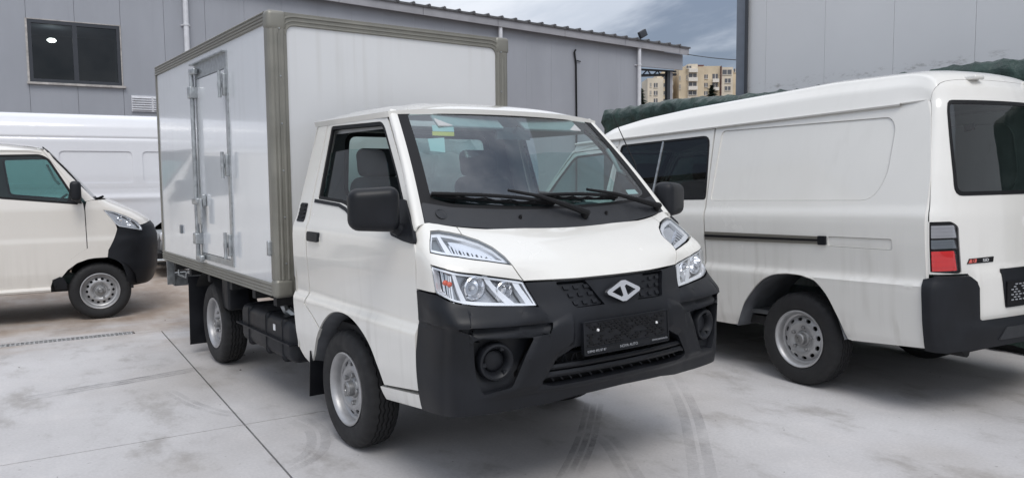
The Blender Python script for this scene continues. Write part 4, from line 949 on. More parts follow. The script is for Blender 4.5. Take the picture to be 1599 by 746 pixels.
for k in (1, -1): rbox('tail_hinge', Vector(tail(.35*k, 1.97))+Vector((.0, 0, .012)), (.09, .10, .025), .008, m_paint2, V)
mb = MB(); mb.tube([Vector(tail(.45, 1.70))+Vector((.03, 0, 0)), Vector(tail(.44, 1.66))+Vector((.03, 0, 0))], .03, 10); mb.build('window_latch', m_seal, V)
mb = MB(); mb.span((-.86, -.70, .36), (3.3, .70, .42)); mb.span((-.95, -.5, .33), (-.4, .5, .40)); mb.tube([(0, -.7, .32), (0, .7, .32)], .05, 10); mb.tube([(-.95, .45, .33), (-.3, .45, .34)], .03, 8); mb.build('underbody', m_dark, V)
mb = MB(); mb.span((-.85, -.72, .44), (3.25, .72, .47)); mb.build('load_floor', m_trim, V)
for y in (-.36, .36):
    st_ = rbox('seat', (2.415, y, .88), (.50, .50, .17), .05, m_fabric, V); rbox('seat_back', (2.125, y, 1.17), (.13, .48, .56), .055, m_fabric, st_, rot=Matrix.Rotation(R(-12), 3, 'Y')); rbox('headrest', (2.03, y, 1.53), (.09, .27, .17), .04, m_fabric, st_)
st_ = rbox('bench_seat', (1.30, 0, .80), (.48, 1.3, .17), .05, m_fabric, V); rbox('seat_back', (1.03, 0, 1.10), (.13, 1.3, .55), .05, m_fabric, st_, rot=Matrix.Rotation(R(-12), 3, 'Y'))
for x, z in ((0, .317), (2.435, .317+2.435*math.sin(RAKE))):
    for k in (-1, 1):
        ww = dup(W0, V); ww.location = (x, .71*k, z); ww.rotation_euler = (0, R(50+x*31), 0 if k < 0 else math.pi)
        if x == 0 and k > 0: ww.rotation_euler = (0, R(8), math.pi)
m_paint = _old
for o in V.children:
    if o.type == 'MESH' and o.data.materials and o.data.materials[0] and o.data.materials[0].name.startswith('cream white paint'): pass

# ------------------------------------------------------------------ the small van on the left (front axle at its origin)
HV = R(82); LVo = Vector((-5.1886, -1.1719, 0))-Vector((math.sin(HV), -math.cos(HV), 0))*.735
L = empty('small_van', LVo, (0, 0, HV)); tag(L, 'small white van with black front bumper, cut off by the left edge', 'van')
m_paintL = paint('ivory white paint', (.70, .665, .61), .3)
SP2 = [(.28, .73), (.36, .755), (.5, .775), (.80, .783), (.835, .782), (.85, .774), (.9, .773), (1.15, .773), (1.21, .762), (1.75, .655), (1.9, .62)]
def sy2(z): return (interp(SP2, z-.01)+2*interp(SP2, z)+interp(SP2, z+.01))/4
XF = [(.28, .44), (.36, .54), (.5, .585), (.75, .60), (.85, .595), (.95, .565), (1.03, .50), (1.10, .40), (1.16, .28), (1.21, .17), (1.26, .07), (1.30, .03)]
def nose(s_, z):
    a = abs(s_)*math.pi/2; xf = interp(XF, z); x = -.04+(xf+.04)*math.sin(a)**.62; y = sy2(z)*max(0, math.cos(a))**.50
    return (x, math.copysign(y, s_) if s_ else y, z)
def nsd(k): return lambda u, z: (-.04-(u-1)*.9, k*sy2(z), z) if u > 1 else (lambda q: (q[0], k*abs(q[1]), q[2]))(nose(1-u, z))   # u=0 centre, 1 side
LA = [(-.40, .36), (-.36, .44), (-.29, .53), (-.2, .60), (-.1, .635), (0, .645)]; LA2 = [(0, .645), (.1, .635), (.2, .60), (.28, .54), (.335, .45), (.35, .34)]
HLL = [(.92, 1.135), (.80, 1.115), (.68, 1.065), (.58, 1.0), (.555, .93), (.57, .905), (.70, .925), (.85, .955), (.875, .985), (.90, 1.06)]
for k in (-1, 1):
    s2 = lambda x, z, k=k: (x, k*sy2(z), z)
    lw = rnd([(-.86, 1.275), (-.90, 1.69), (-.47, 1.70), (-.40, 1.655), (-.235, 1.35), (-.165, 1.20), (-.30, 1.215)], [.05, .05, .05, .03, .02, .01, .02])
    ld = [(-.98, .355), (-.99, 1.1), (-1.02, 1.74), (-.46, 1.745), (-.39, 1.72), (-.30, 1.56), (-.115, 1.205), (-.105, 1.13), (-.10, .742), (-.17, .70), (-.25, .64), (-.33, .56), (-.42, .43), (-.44, .365)]
    d = panel('front_door', ld, s2, m_paintL, L, holes=[lw], step=(.08, .02), gap=.0025, depth=.014, ref=(-1, 0, 1))
    panel('window_glass', lw, s2, m_glassL, d, step=(.2, .1), off=-.006, depth=0, ref=(-1, 0, 1))
    panel('window_seal', inset(lw, -.006, (1, 1)), s2, m_seal, d, holes=[inset(lw, .016, (1, 1))], step=(.15, .08), off=.001, depth=.01, ref=(-1, 0, 1))
    panel('body_side', [(-.985, .355), (-.995, 1.1), (-1.025, 1.76), (-3.05, 1.74), (-3.12, 1.1), (-3.12, .40), (-2.75, .38), (-2.70, .5), (-2.55, .64), (-2.35, .66), (-2.15, .60), (-2.02, .45), (-1.99, .36)], s2, m_paintL, L, step=(.15, .03), gap=.0025, depth=.014, ref=(-1, 0, 1))
    ns = nsd(k)
    panel('nose_panel', [(1.061, .747), (1.14, .705), (1.23, .645), (1.325, .565), (1.42, .435), (1.40, .40), (1.35, .445), (1.27, .535), (1.175, .60), (1.065, .635), (1.0, .643), (.955, .645), (.95, .72), (.875, .93), (.875, .985), (.90, 1.06), (.92, 1.135), (.80, 1.115), (.68, 1.065), (.58, 1.0), (.565, .965), (.3, .99), (0, 1.0), (0, 1.235), (.4, 1.24), (1.0, 1.235), (1.05, 1.225), (1.066, 1.16)], ns, m_paintL, L, step=(.03, .02), sc=(.9, 1), gap=0, depth=.012, ref=(-1, 0, .8))
    h_ = panel('headlight', HLL, ns, m_chrome, L, step=(.04, .04), sc=(.9, 1), gap=.002, off=-.04, depth=-.038, ref=(-1, 0, .8))
    panel('lens', HLL, ns, m_lens, h_, step=(.03, .03), sc=(.9, 1), gap=.002, off=.001, depth=.006, ref=(-1, 0, .8))
    panel('bezel', inset(HLL, .003, (.9, 1)), ns, m_lampwhite, h_, holes=[inset(HLL, .012, (.9, 1))], step=(.05, .05), off=-.006, depth=.02, ref=(-1, 0, .8))
    for q in ((.76, 1.03), (.66, .99)):
        c = Vector(ns(*q)); mb = MB(); mb.lathe([(.042, .01), (.038, .006), (.028, -.015), (.01, -.025)], 18, 'x', c-Vector((.03, k*.012, 0))); mb.build('reflector_bowl', m_chrome, h_)
    panel('front_bumper', [(.953, .642), (.948, .72), (.872, .928), (.85, .950), (.70, .920), (.57, .900), (.553, .93), (.563, .96), (.3, .985), (0, .995), (0, .33), (.5, .33), (.78, .325), (.79, .36), (.805, .45), (.85, .56), (.90, .61)], ns, m_black, L, step=(.03, .025), sc=(.9, 1), depth=.04, ref=(-1, 0, .6))
    mb = MB(); ar = LA[:-1]+LA2; mb.grid([[(x, k*yy, z) for x, z in ar] for yy in (.77, .70, .38)]); mb.build('wheel_arch', m_dark, L, 60)
    panel('arch_trim', [(-.425, .44), (-.40, .34), (-.30, .34), (-.30, .40), (-.325, .46), (-.355, .47)], s2, m_black, L, step=(.1, .1), off=.006, depth=.02, ref=(-1, 0, 1))
    mb = MB(); mb.tube([(-3.0, k*.755, .335), (-.44, k*.755, .345)], .028, 8); mb.build('sill', m_paintL, L)
    def apl(u, v, k=k):
        a = Vector((.0-.46*v, k*(.665-.07*v), 1.235+.52*v)); d_ = Vector((-.095-.35*v, k*(.755-.085*v), 1.225+.515*v)); p_ = a.lerp(d_, u)+Vector((.02, k*.02, .01))*math.sin(math.pi*u); return p_
    panel('a_pillar', [(0, 0), (1, 0), (1, 1.0), (0, 1.0)], apl, m_paintL, L, step=(.25, .1), depth=.01, ref=(-1, 0, 1))
    mi_ = rbox('door_mirror', (-.175, k*.90, 1.335), (.10, .17, .20), .04, m_black, L, seg=4)
    mb = MB(); mb.tube([(-.16, k*.76, 1.24), (-.17, k*.85, 1.27)], .035, 8); mb.build('mirror_arm', m_black, mi_); panel('mirror_base', [(-.26, 1.212), (-.125, 1.205), (-.17, 1.30), (-.22, 1.39)], s2, m_black, mi_, step=(0, 0), off=.008, depth=.012, ref=(-1, 0, 1))
def lws(u, v): return (.03-.47*v-.05*u*u*(1-v)+.02*math.sin(math.pi*v), u*(.675-.07*v), 1.225+.545*v)
panel('windscreen', [(-.98, .03), (.98, .03), (.98, .98), (-.98, .98)], lws, m_glassL, L, step=(.2, .2), depth=0, ref=(-1, 0, 1))
panel('windscreen_seal', [(-1.03, -.04), (1.03, -.04), (1.03, 1.02), (-1.03, 1.02)], lws, m_seal, L, holes=[[(-.94, .07), (.94, .07), (.94, .95), (-.94, .95)]], step=(.2, .2), off=.004, depth=.012, ref=(-1, 0, 1))
def lroof(u, v): 
    a = abs(u); x = -.43-.03*a-2.65*v; z = interp([(0, 1.78), (.05, 1.805), (.15, 1.835), (.5, 1.85), (1, 1.83)], v); return (x, u*.668, z-(z-1.745+.02*(v < .02))*a**3)
panel('roof', [(-1, 0), (1, 0), (1, 1), (-1, 1)], lroof, m_paintL, L, step=(.08, .04), depth=.02, ref=(-1, 0, 1))
mb = MB(); mb.add([(-3.1, -.76, .4), (-3.1, .76, .4), (-3.05, .65, 1.78), (-3.05, -.65, 1.78)], [(0, 1, 2, 3)]); mb.build('tailgate', m_paintL, L)
mb = MB(); mb.span((-3.0, -.62, .30), (.30, .62, .37)); mb.tube([(0, -.6, .29), (0, .6, .29)], .04, 8); mb.tube([(.30, -.7, .30), (.30, -.7, .34)], .015, 6); mb.build('underbody', m_dark, L)
mb = MB(); mb.tube([(-.10, -.20, 1.23), (.03, -.50, 1.25), (.07, -.56, 1.27)], .012, 6); mb.build('wiper', m_seal, L)
for y in (-.33, .33):
    st_ = rbox('seat', (-.85, y, .80), (.48, .46, .16), .05, m_fabric, L); rbox('seat_back', (-1.1, y, 1.12), (.12, .45, .62), .05, m_fabric, st_, rot=Matrix.Rotation(R(-12), 3, 'Y')); rbox('headrest', (-1.2, y, 1.50), (.08, .25, .15), .035, m_fabric, st_)
rbox('dashboard', (-.10, 0, 1.10), (.36, 1.36, .26), .08, m_trim, L)
mb = MB(); c = Vector((-.42, .33, 1.17)); n = Vector((-.62, 0, .78)); u = Vector((0, 1, 0)); v = n.cross(u); mb.tube([c+(u*math.cos(t*math.pi/14)+v*math.sin(t*math.pi/14))*.18 for t in range(29)], .013, 7, False); mb.tube([c-n*.25, c], .025, 8); mb.build('steering_wheel', m_trim, L)
mb = MB(); mb.tube([(-.42, -.60, 1.60), (-.40, -.585, 1.55), (-.36, -.585, 1.45), (-.32, -.60, 1.40)], .012, 7); mb.build('grab_handle', m_liningl, L)
W1 = make_wheel('wheel', .2925, .165, .183, 14, .03); first = True
for x in (0, -2.36):
    for k in (-1, 1):
        ww = W1 if first else dup(W1, L); first = False; ww.parent = L; ww.location = (x, .655*k, .2925); ww.rotation_euler = (0, R(11+x*20), 0 if k < 0 else math.pi)

# ------------------------------------------------------------------ the high-roof van behind
B = empty('high_roof_van', Gw(0, 14.0), (0, 0, GA)); tag(B, 'white high roof panel van standing behind the small van by the warehouse', 'van')
SPB = [(.3, .06), (.5, .02), (.9, 0), (1.05, .0), (1.32, .012), (1.5, .02), (2.05, .07), (2.12, .085), (2.3, .14), (2.42, .22), (2.49, .36), (2.53, .62)]
def bs(x, z):
    y = interp(SPB, z); d = 0
    d += .014*math.exp(-((z-2.11)/.014)**2)+.008*math.exp(-((z-1.30)/.008)**2)-.02*math.exp(-((z-1.15)/.05)**2)+.007*math.exp(-((z-2.30)/.008)**2)
    return (x, y+d, z)
arcB = [(2.05+.43*math.cos(R(a)), .36+.43*math.sin(R(a))) for a in range(0, 181, 12)]
PB = [rnd([(a_, 1.39), (b_, 1.39), (b_, 1.90), (a_, 1.90)], .07) for a_, b_ in ((-.36, .28), (.43, 1.46), (1.61, 2.7))]
bsp = panel('side_panel', [(-.49, .33), (-.49, 2.49), (2.95, 2.49), (2.95, .36)]+arcB+[(1.6, .33)], bs, m_paint3, B, holes=PB, step=(.05, .02), depth=.02, ref=(0, 1, 1.2))
for q_ in PB: panel('pressed_panel', q_, bs, m_paint3, bsp, step=(.1, .05), gap=-.004, off=-.016, depth=-.014, ref=(0, 1, 1.2))
panel('side_panel', [(-.497, .33), (-.497, 2.49), (-3.2, 2.49), (-3.2, .33)], bs, m_paint3, B, step=(.06, .025), depth=.02, ref=(0, 1, 1.2))
mb = MB(); mb.grid([[(x, .36+.28*i, 2.485+.06*math.sin(math.pi*i/5)) for i in range(6)] for x in (-3.2, 2.95)]); mb.build('roof', m_paint3, B)
mb = MB(); mb.grid([[(x, 2.0-bs(x, z)[1], z) for x in (-3.2, 2.95)] for z, _ in SPB]); mb.add([(-3.2, .02, .35), (-3.2, 1.98, .35), (-3.2, 1.7, 2.5), (-3.2, .3, 2.5)], [(0, 1, 2, 3)]); mb.add([(2.95, .02, .35), (2.95, 1.98, .35), (2.95, 1.7, 2.5), (2.95, .3, 2.5)], [(0, 1, 2, 3)]); mb.build('far_side', m_paint3, B)
mb = MB(); mb.grid([[(x, y, z) for x, z in arcB] for y in (.03, .4)]); mb.build('wheel_arch', m_dark, B)
mb = MB(); mb.span((-3.1, .1, .28), (2.9, 1.9, .4)); mb.build('underbody', m_dark, B)
rbox('rear_step', (2.35, -.22, .50), (.75, .30, .20), .02, m_galv, B); 
mb = MB(); mb.tube([(1.9, -.2, .33), (2.8, -.2, .33)], .02, 8); mb.build('tow_bar', m_galv, B)
for x in (2.05, -1.9):
    for y, rz in ((.14, 0), (1.86, math.pi)): ww = dup(W0, B); ww.location = (x, y, .33); ww.rotation_euler = (0, .3, rz); ww.scale = (1.04, 1.04, 1.04)

TR = empty('flat_trailer', Gw(1.55, 12.3), (0, 0, GA)); tag(TR, 'grey trailer with black mudguard mostly hidden behind the truck box', 'trailer')
rbox('side_board', (1.1, .8, .50), (2.0, 1.5, .26), .02, m_galv, TR); mb = MB(); mb.grid([[(.42+.40*math.cos(R(a)), y, .42+.42*math.sin(R(a))) for a in range(0, 181, 15)] for y in (-.06, .22)]); mb.build('mudguard', m_black, TR); mb = MB(); mb.tube([(-.25, .0, .27), (1.9, .0, .27)], .022, 8); mb.build('side_bar', m_galv, TR)
mb = MB(); mb.span((.0, .1, .20), (2.0, 1.5, .36)); mb.build('frame', m_dark, TR); ww = dup(W1, TR); ww.location = (.42, .06, .2925); ww.scale = (1, 1, 1); rbox('lamp', (.15, -.04, .62), (.22, .10, .12), .03, m_lampwhite, TR)
# ------------------------------------------------------------------ warehouse
def cladmat(name, col, vs=1.2):
    m, nt, b = nodemat(name); n1 = tex(nt, vs, 4, (1, 1, .3)); n2 = tex(nt, 1, 4, (9, 9, .35), .6)
    base = ramp(nt, n1.outputs[0], [(.3, tuple(c*.93 for c in col)), (.7, tuple(c*1.05 for c in col))]); s_ = ramp(nt, n2.outputs[0], [(.6, (0, 0, 0)), (.82, (.30, .30, .30))])
    o = mixc(nt, s_.outputs[0], base.outputs[0], tuple(c*.6 for c in col)); nt.links.new(o.outputs[0], b.inputs['Base Color']); b.inputs['Roughness'].default_value = .5; return m
m_clad = cladmat('lilac grey cladding', (.335, .35, .385)); m_clad2 = cladmat('pale grey cladding', (.44, .445, .455)); m_fascia = simple('grey fascia sheet', (.33, .33, .35), .5, var=.12, vscale=2)
m_cladd = simple('grey trim sheet', (.17, .19, .225), .5, var=.1); m_roofs = simple('dark roof sheet', (.10, .10, .105), .6, var=.2); m_pvc = simple('white downpipe', (.66, .67, .70), .45, var=.08); m_steel = simple('dark steel', (.05, .055, .065), .55, .3)
m_winglass = simple('dark office glass', (.016, .020, .022), .03, 0, .0, spec=.5); m_sill = simple('weathered sill', (.42, .40, .38), .6, var=.3, vscale=9)
WH = empty('warehouse', Gw(0, 19.67), (0, 0, GA)); tag(WH, 'long lilac grey metal clad warehouse with downpipes behind the vehicles', 'building')
def eave(x): return 6.27-.036*x
px0 = -8.87
i = 0
while px0+.9*i < 17.0:
    a = px0+.9*i; b_ = min(a+.9, 17.05); i += 1
    segs = [(0, None)]
    if .13 < a+.45 < 1.9: segs = [(0, 3.50), (4.86, None)]
    for z0, z1 in segs:
        mb = MB(); g2 = .003 if a < 4 else .0012; e0, e1 = (eave(a), eave(b_)) if z1 is None else (z1, z1)
        mb.prism([(a+g2, z0), (b_-g2, z0), (b_-g2, e1), (a+g2, e0)], lambda u, v, d: (u, d, v), 0, .08); mb.build('wall_panel', m_clad, WH, None)
for q_ in ([(-9.0, 0), (.05, 0), (.05, eave(.05)-.05), (-9.0, eave(-9)-.05)], [(2.0, 0), (17.03, 0), (17.03, eave(17)-.05), (2.0, eave(2)-.05)], [(.052, 0), (1.998, 0), (1.998, 3.45), (.052, 3.45)], [(.052, 4.92), (1.998, 4.92), (1.998, eave(2)-.05), (.052, eave(0)-.05)]):
    mb = MB(); mb.prism(q_, lambda u, v, d: (u, d, v), .085, 12); mb.build('hall_core', m_cladd, WH, None)
i = 0
while -9.5+2.35*i < 19.0:
    a = -9.5+2.35*i; b_ = min(a+2.345, 19.12); i += 1; mb = MB()
    mb.prism([(a, eave(a)-.13), (b_-.008, eave(b_)-.13), (b_-.008, eave(b_)+.10), (a, eave(a)+.10)], lambda u, v, d: (u, d, v), -.20, -.16); mb.build('fascia_panel', m_fascia, WH, None)
mb = MB(); mb.prism([(-9.5, eave(-9.5)+.08), (19.15, eave(19.15)+.08), (19.15, eave(19.15)+.13), (-9.5, eave(-9.5)+.13)], lambda u, v, d: (u, d, v+max(0, d)*.06), -.24, 12); mb.build('roof_sheet', m_roofs, WH, None)
rib = None
for j in range(62):
    x = -9.4+.46*j
    if rib is None: mb = MB(); mb.tube([(0, -.26, 0), (0, 2.5, .15)], .045, 6); rib = mb.build('roof_rib', m_roofs, WH); rb_ = rib
    else: rb_ = rib.copy(); C.objects.link(rb_)
    rb_.location = (x, 0, eave(x)+.135)
for x in (3.29, 11.77, 17.0):
    mb = MB(); mb.tube([(x, -.12, 0), (x, -.12, eave(x)-.12)], .06, 12); dp = mb.build('downpipe', m_pvc, WH)
    for z in (1.5, 3.4, 5.0): mb = MB(); mb.tube([(x, -.12, z-.02), (x, -.12, z+.02)], .072, 12); mb.span((x-.10, -.04, z-.015), (x+.10, 0, z+.015)); mb.build('pipe_clip', m_pvc, dp)
# window
m_glassw = glass('office window glass', (.45, .52, .52), 1.0, 1.6); m_room = simple('dim room', (.030, .034, .036), .9); m_glow = simple('lit lamp', (.9, .9, .9), .5); m_glow.node_tree.nodes['Principled BSDF'].inputs['Emission Color'].default_value = (1, .98, .93, 1); m_glow.node_tree.nodes['Principled BSDF'].inputs['Emission Strength'].default_value = 5
mb = MB(); X0w, X1w, Z0w, Z1w = .15, 1.90, 3.54, 4.85
for a, b_ in (((X0w, Z0w), (X1w, Z0w+.07)), ((X0w, Z1w-.07), (X1w, Z1w)), ((X0w, Z0w+.07), (X0w+.065, Z1w-.07)), ((X1w-.065, Z0w+.07), (X1w, Z1w-.07)), ((.975, Z0w+.07), (1.065, Z1w-.07))): mb.span((a[0], -.02, a[1]), (b_[0], .06, b_[1]))
wf = mb.build('window', m_steel, WH, None)
for a, b_ in ((X0w+.06, .98), (1.06, X1w-.06)): mb = MB(); mb.add([(a, .02, Z0w+.06), (b_, .02, Z0w+.06), (b_, .02, Z1w-.06), (a, .02, Z1w-.06)], [(0, 1, 2, 3)]); mb.build('pane', m_glassw, wf, None)
mb = MB(); mb.span((X0w-.06, -.07, Z0w-.05), (X1w+.08, .0, Z0w-.005)); mb.span((X0w-.045, -.018, Z0w), (X0w-.005, .0, Z1w+.02)); mb.span((X1w+.005, -.018, Z0w), (X1w+.03, .0, Z1w+.02)); mb.span((X0w-.045, -.018, Z1w+.005), (X1w+.03, .0, Z1w+.025)); mb.build('sill', m_sill, wf, None)
mb = MB(); mb.span((.06, 2.4, 3.46), (1.99, 2.45, 4.91)); mb.build('room_wall', m_room, wf, None)
mb = MB(); mb.lathe([(0, -.05), (.06, -.04), (.10, 0), (.06, .04), (0, .05)], 16, 'z', (.62, 1.2, 4.62)); mb.build('ceiling_lamp', m_glow, wf)
vg = MB(); vg.span((2.08, -.04, 2.98), (2.95, 0, 3.34)); vo = vg.build('vent_grille', m_pvc, WH, None)
for c_ in range(2):
    for j in range(6): mb = MB(); mb.box((2.29+.44*c_, -.055, 3.03+.052*j), (.40, .035, .012), Matrix.Rotation(R(35), 3, 'X')); mb.build('slat', m_pvc, vo, None)
# canopy bay at the right end
mb = MB(); mb.prism([(17.07, 4.98), (19.02, 4.98), (19.02, eave(19)-.1), (17.07, eave(17)-.1)], lambda u, v, d: (u, d, v), 0, .08); mb.build('canopy_panel', m_clad, WH, None)
mb = MB(); mb.tube([(17.05, .3, 4.70), (19.0, .3, 4.86)], .045, 6); mb.tube([(17.05, .3, 4.92), (19.0, .3, 4.96)], .035, 6)
for a in (17.5, 17.95, 18.4): mb.tube([(a, .3, 4.75), (a+.22, .3, 4.94), (a+.36, .3, 4.79)], .025, 5)
mb.build('canopy_truss', m_steel, WH); mb = MB(); mb.span((18.52, .2, 0), (18.65, .32, 4.93)); mb.build('canopy_post', m_steel, WH, None); mb = MB(); mb.span((18.66, .22, 0), (18.78, .30, 4.93)); mb.build('canopy_post', m_fascia, WH, None)
mb = MB(); mb.tube([(14.52, -.05, 0), (14.53, -.05, 3.2), (14.51, -.05, 4.9), (14.45, -.05, 5.22), (14.50, -.05, 5.30)], .03, 7); mb.tube([(14.56, -.03, 4.98), (14.70, -.03, 4.96)], .015, 5); mb.build('black_cable', m_seal, WH)
FLo = empty('floodlight', Gw(16.95, 19.45, eave(16.95)+.16), (0, 0, GA)); tag(FLo, 'small floodlight tilted on the warehouse eave', 'floodlight')
rbox('lamp_head', (.05, -.05, .14), (.30, .12, .22), .02, m_steel, FLo, rot=Matrix.Rotation(R(-28), 3, 'Y')); mb = MB(); mb.tube([(0, 0, -.06), (0, 0, .10)], .02, 6); mb.build('bracket', m_steel, FLo)
# power line between the roofs
mb = MB(); a = Gw(19.15, 19.6, 5.50); b_ = at(1230, 96, 17); mb.tube([a.lerp(b_, t/12)-Vector((0, 0, .06*math.sin(math.pi*t/12))) for t in range(13)], .012, 5); pw = mb.build('power_line', m_seal); tag(pw, 'thin dark cable strung from the warehouse roof corner to the grey building', 'cable')

# ------------------------------------------------------------------ grey building on the right
RBD = empty('grey_building', Gw(8.2, 0), (0, 0, GA)); tag(RBD, 'tall pale grey panel clad building behind the panel van', 'building')
m_clad3, nt, b = nodemat('pale grey wall panels'); n1 = tex(nt, .8, 4); base = ramp(nt, n1.outputs[0], [(.3, (.68, .682, .69)), (.7, (.72, .722, .73))])
sx = nt.nodes.new('ShaderNodeSeparateXYZ'); tcn = nt.nodes.new('ShaderNodeTexCoord'); nt.links.new(tcn.outputs['Object'], sx.inputs[0])
bnd = ramp(nt, sx.outputs['Z'], [(0, (0, 0, 0)), (1, (0, 0, 0))]); mr = nt.nodes.new('ShaderNodeMapRange'); mr.inputs['From Min'].default_value = 2.35; mr.inputs['From Max'].default_value = 2.85; nt.links.new(sx.outputs['Z'], mr.inputs['Value']); nt.links.new(mr.outputs[0], bnd.inputs[0])
e = bnd.color_ramp.elements; q = e.new(.30); q.color = (0, 0, 0, 1); q = e.new(.42); q.color = (1, 1, 1, 1); q = e.new(.52); q.color = (1, 1, 1, 1); q = e.new(.60); q.color = (0, 0, 0, 1)
n2 = tex(nt, 5, 9, (1, 1.0, 2.6), .75); sp_ = ramp(nt, n2.outputs[0], [(.52, (0, 0, 0)), (.66, (.55, .55, .55))]); f_ = mixc(nt, 1, bnd.outputs[0], sp_.outputs[0], 'MULTIPLY'); o_ = mixc(nt, f_.outputs[0], base.outputs[0], (.20, .19, .17)); nt.links.new(o_.outputs[0], b.inputs['Base Color']); b.inputs['Roughness'].default_value = .5
ys = [7.27, 6.97]+[6.97-.88*j for j in range(1, 14)]
for a, b_ in zip(ys, ys[1:]): mb = MB(); mb.span((0, b_+.0018, 0), (.08, a-.0018, 9)); mb.build('wall_panel', m_clad3, RBD, None)
mb = MB(); mb.span((-.03, 7.27, 0), (.15, 7.44, 9.05)); mb.build('corner_trim', m_cladd, RBD, None); mb = MB(); mb.tube([(-.05, 7.25, 0), (-.05, 7.25, 9)], .025, 6); mb.build('corner_bead', m_steel, RBD)
mb = MB(); mb.span((.07, -4.5, 0), (12, 7.26, 8.95)); mb.build('hall_core', m_cladd, RBD, None)

# ------------------------------------------------------------------ green tarpaulin
TP = empty('tarpaulin_stack', Gw(6.55, 0), (0, 0, GA)); tag(TP, 'long stack covered with a crumpled dark green tarpaulin behind the panel van', 'tarpaulin')
m_tarp, nt, b = nodemat('green tarpaulin'); n1 = tex(nt, 5, 6, None, .6); n2 = tex(nt, 13, 4); base = ramp(nt, n1.outputs[0], [(.3, (.008, .022, .018)), (.7, (.022, .052, .041))]); nt.links.new(base.outputs[0], b.inputs['Base Color']); b.inputs['Roughness'].default_value = .42; bump(nt, b, n1.outputs[0], .8, .06)
rg = random.Random(11); ph = [(rg.uniform(.5, 9), rg.uniform(.5, 9), rg.uniform(0, 6), rg.uniform(.4, 1)) for _ in range(14)]
def lump(y, t): return sum(k*(1-2*abs(math.sin(a*y*.95+b2*t*.65+c))) for a, b2, c, k in ph)/6
rows = []; prf = [(0.06, .08), (0, 1.3), (-.01, 1.9), (-.02, 2.10), (-.05, 2.20), (-.05, 2.28), (0, 2.335), (.08, 2.355), (.2, 2.36), (.4, 2.36), (.7, 2.355), (.95, 2.34), (1.02, 2.28), (1.05, 2.1), (1.05, 1.3), (1.05, .1)]
for i in range(330):
    y = 1.2+7.0*i/329; sag = -.05*abs(math.sin(y*.9))+.012-.004*(8.2-y)
    rows.append([(x+.045*lump(y*2.1, j*.9+3), y, z+(sag+.030*lump(y*1.7, j*.8)+.012*lump(y*5.3, j*1.9+2))*(1 if j > 2 else .3)) for j, (x, z) in enumerate(prf)])
rows.append([(.1+x*.85, 8.16, z-.05) for x, z in prf]); rows.append([(.5, 8.10, 1.0) for _ in prf])
mb = MB(); mb.grid(rows); mb.build('tarpaulin', m_tarp, TP, 80)
mb = MB(); mb.tube([(.0, 1.3+.4*j, 2.17+.025*math.sin(j*2.1)) for j in range(18)], .012, 5); mb.build('rope', m_seal, TP)
mb = MB(); mb.span((.12, 1.3, 0), (.95, 8.05, 2.15)); mb.build('stacked_goods', m_dark, TP, None)

# ------------------------------------------------------------------ far apartment blocks and small trees
m_wallA = simple('ochre render', (.60, .50, .36), .9, var=.15, vscale=.25); m_wallB = simple('pale render', (.66, .58, .47), .9, var=.12, vscale=.25); m_balc = simple('balcony parapet', (.72, .67, .60), .9, var=.1); m_pane = simple('far window', (.11, .11, .12), .2); m_brown = simple('brown cladding', (.12, .055, .05), .8)
DK = 265/FPX
def aptframe(pxc, name, label):
    o = at(pxc, 277, 265); e_ = empty(name, (o.x, o.y, 0), (0, 0, AZ-math.pi/2)); tag(e_, label, 'building'); return e_
def apt(E_, c0, rects, wins, balcs, par=None):
    X = lambda px: (px-c0)*DK; Z = lambda py: 1.44+(277-py)*DK
    for nm, m_, x0, x1, yt, dep in rects: mb = MB(); mb.span((X(x0), dep, 0), (X(x1), dep+12, Z(yt))); mb.build(nm, m_, E_, None)
    for x0, x1, y0, y1, dep in wins:
        mb = MB(); mb.span((X(x0), dep-.12, Z(y1)), (X(x1), dep+.1, Z(y0))); wq = mb.build('window', m_pane, E_, None)
        mb = MB(); xm = (X(x0)+X(x1))/2; mb.span((xm-.08, dep-.2, Z(y1)), (xm+.08, dep-.05, Z(y0))); mb.span((X(x0)-.1, dep-.25, Z(y1)-.15), (X(x1)+.1, dep, Z(y1))); mb.build('window_frame', m_balc, wq, None)
    for x0, x1, y0, y1, dep in balcs: mb = MB(); mb.span((X(x0), dep-1.3, Z(y1)), (X(x1), dep+.02, Z(y0))); mb.build('balcony', m_balc, E_, None)
z8 = lambda x: 990+x/8.29
y8 = lambda y: 90+y/8.29
A1 = aptframe(1030, 'apartment_block', 'stepped beige apartment block to the left of the canopy post, far behind')
apt(A1, 1030, [('wall', m_wallB, 1010.5, 1035, 127.5, 0), ('wall', m_wallA, 1034, 1051, 117, 1.5), ('wall', m_wallB, 1027, 1036, 121, 2)],
    [(z8(x0), z8(x1), y8(y0), y8(y1), d) for x0, x1, y0, y1, d in [(200, 218, 372, 420, 0), (250, 298, 374, 428, 0), (250, 298, 472, 526, 0), (200, 218, 470, 520, 0), (385, 424, 270, 318, 1.5), (385, 424, 370, 418, 1.5), (385, 424, 470, 518, 1.5), (455, 496, 290, 345, 1.5), (455, 496, 390, 445, 1.5), (250, 298, 570, 620, 0), (385, 424, 570, 620, 1.5)]],
    [(z8(448), z8(498), y8(350), y8(400), 1.5), (z8(448), z8(498), y8(455), y8(500), 1.5)])
A2 = aptframe(1100, 'apartment_block', 'ochre apartment block with white balconies to the right of the canopy post, far behind')
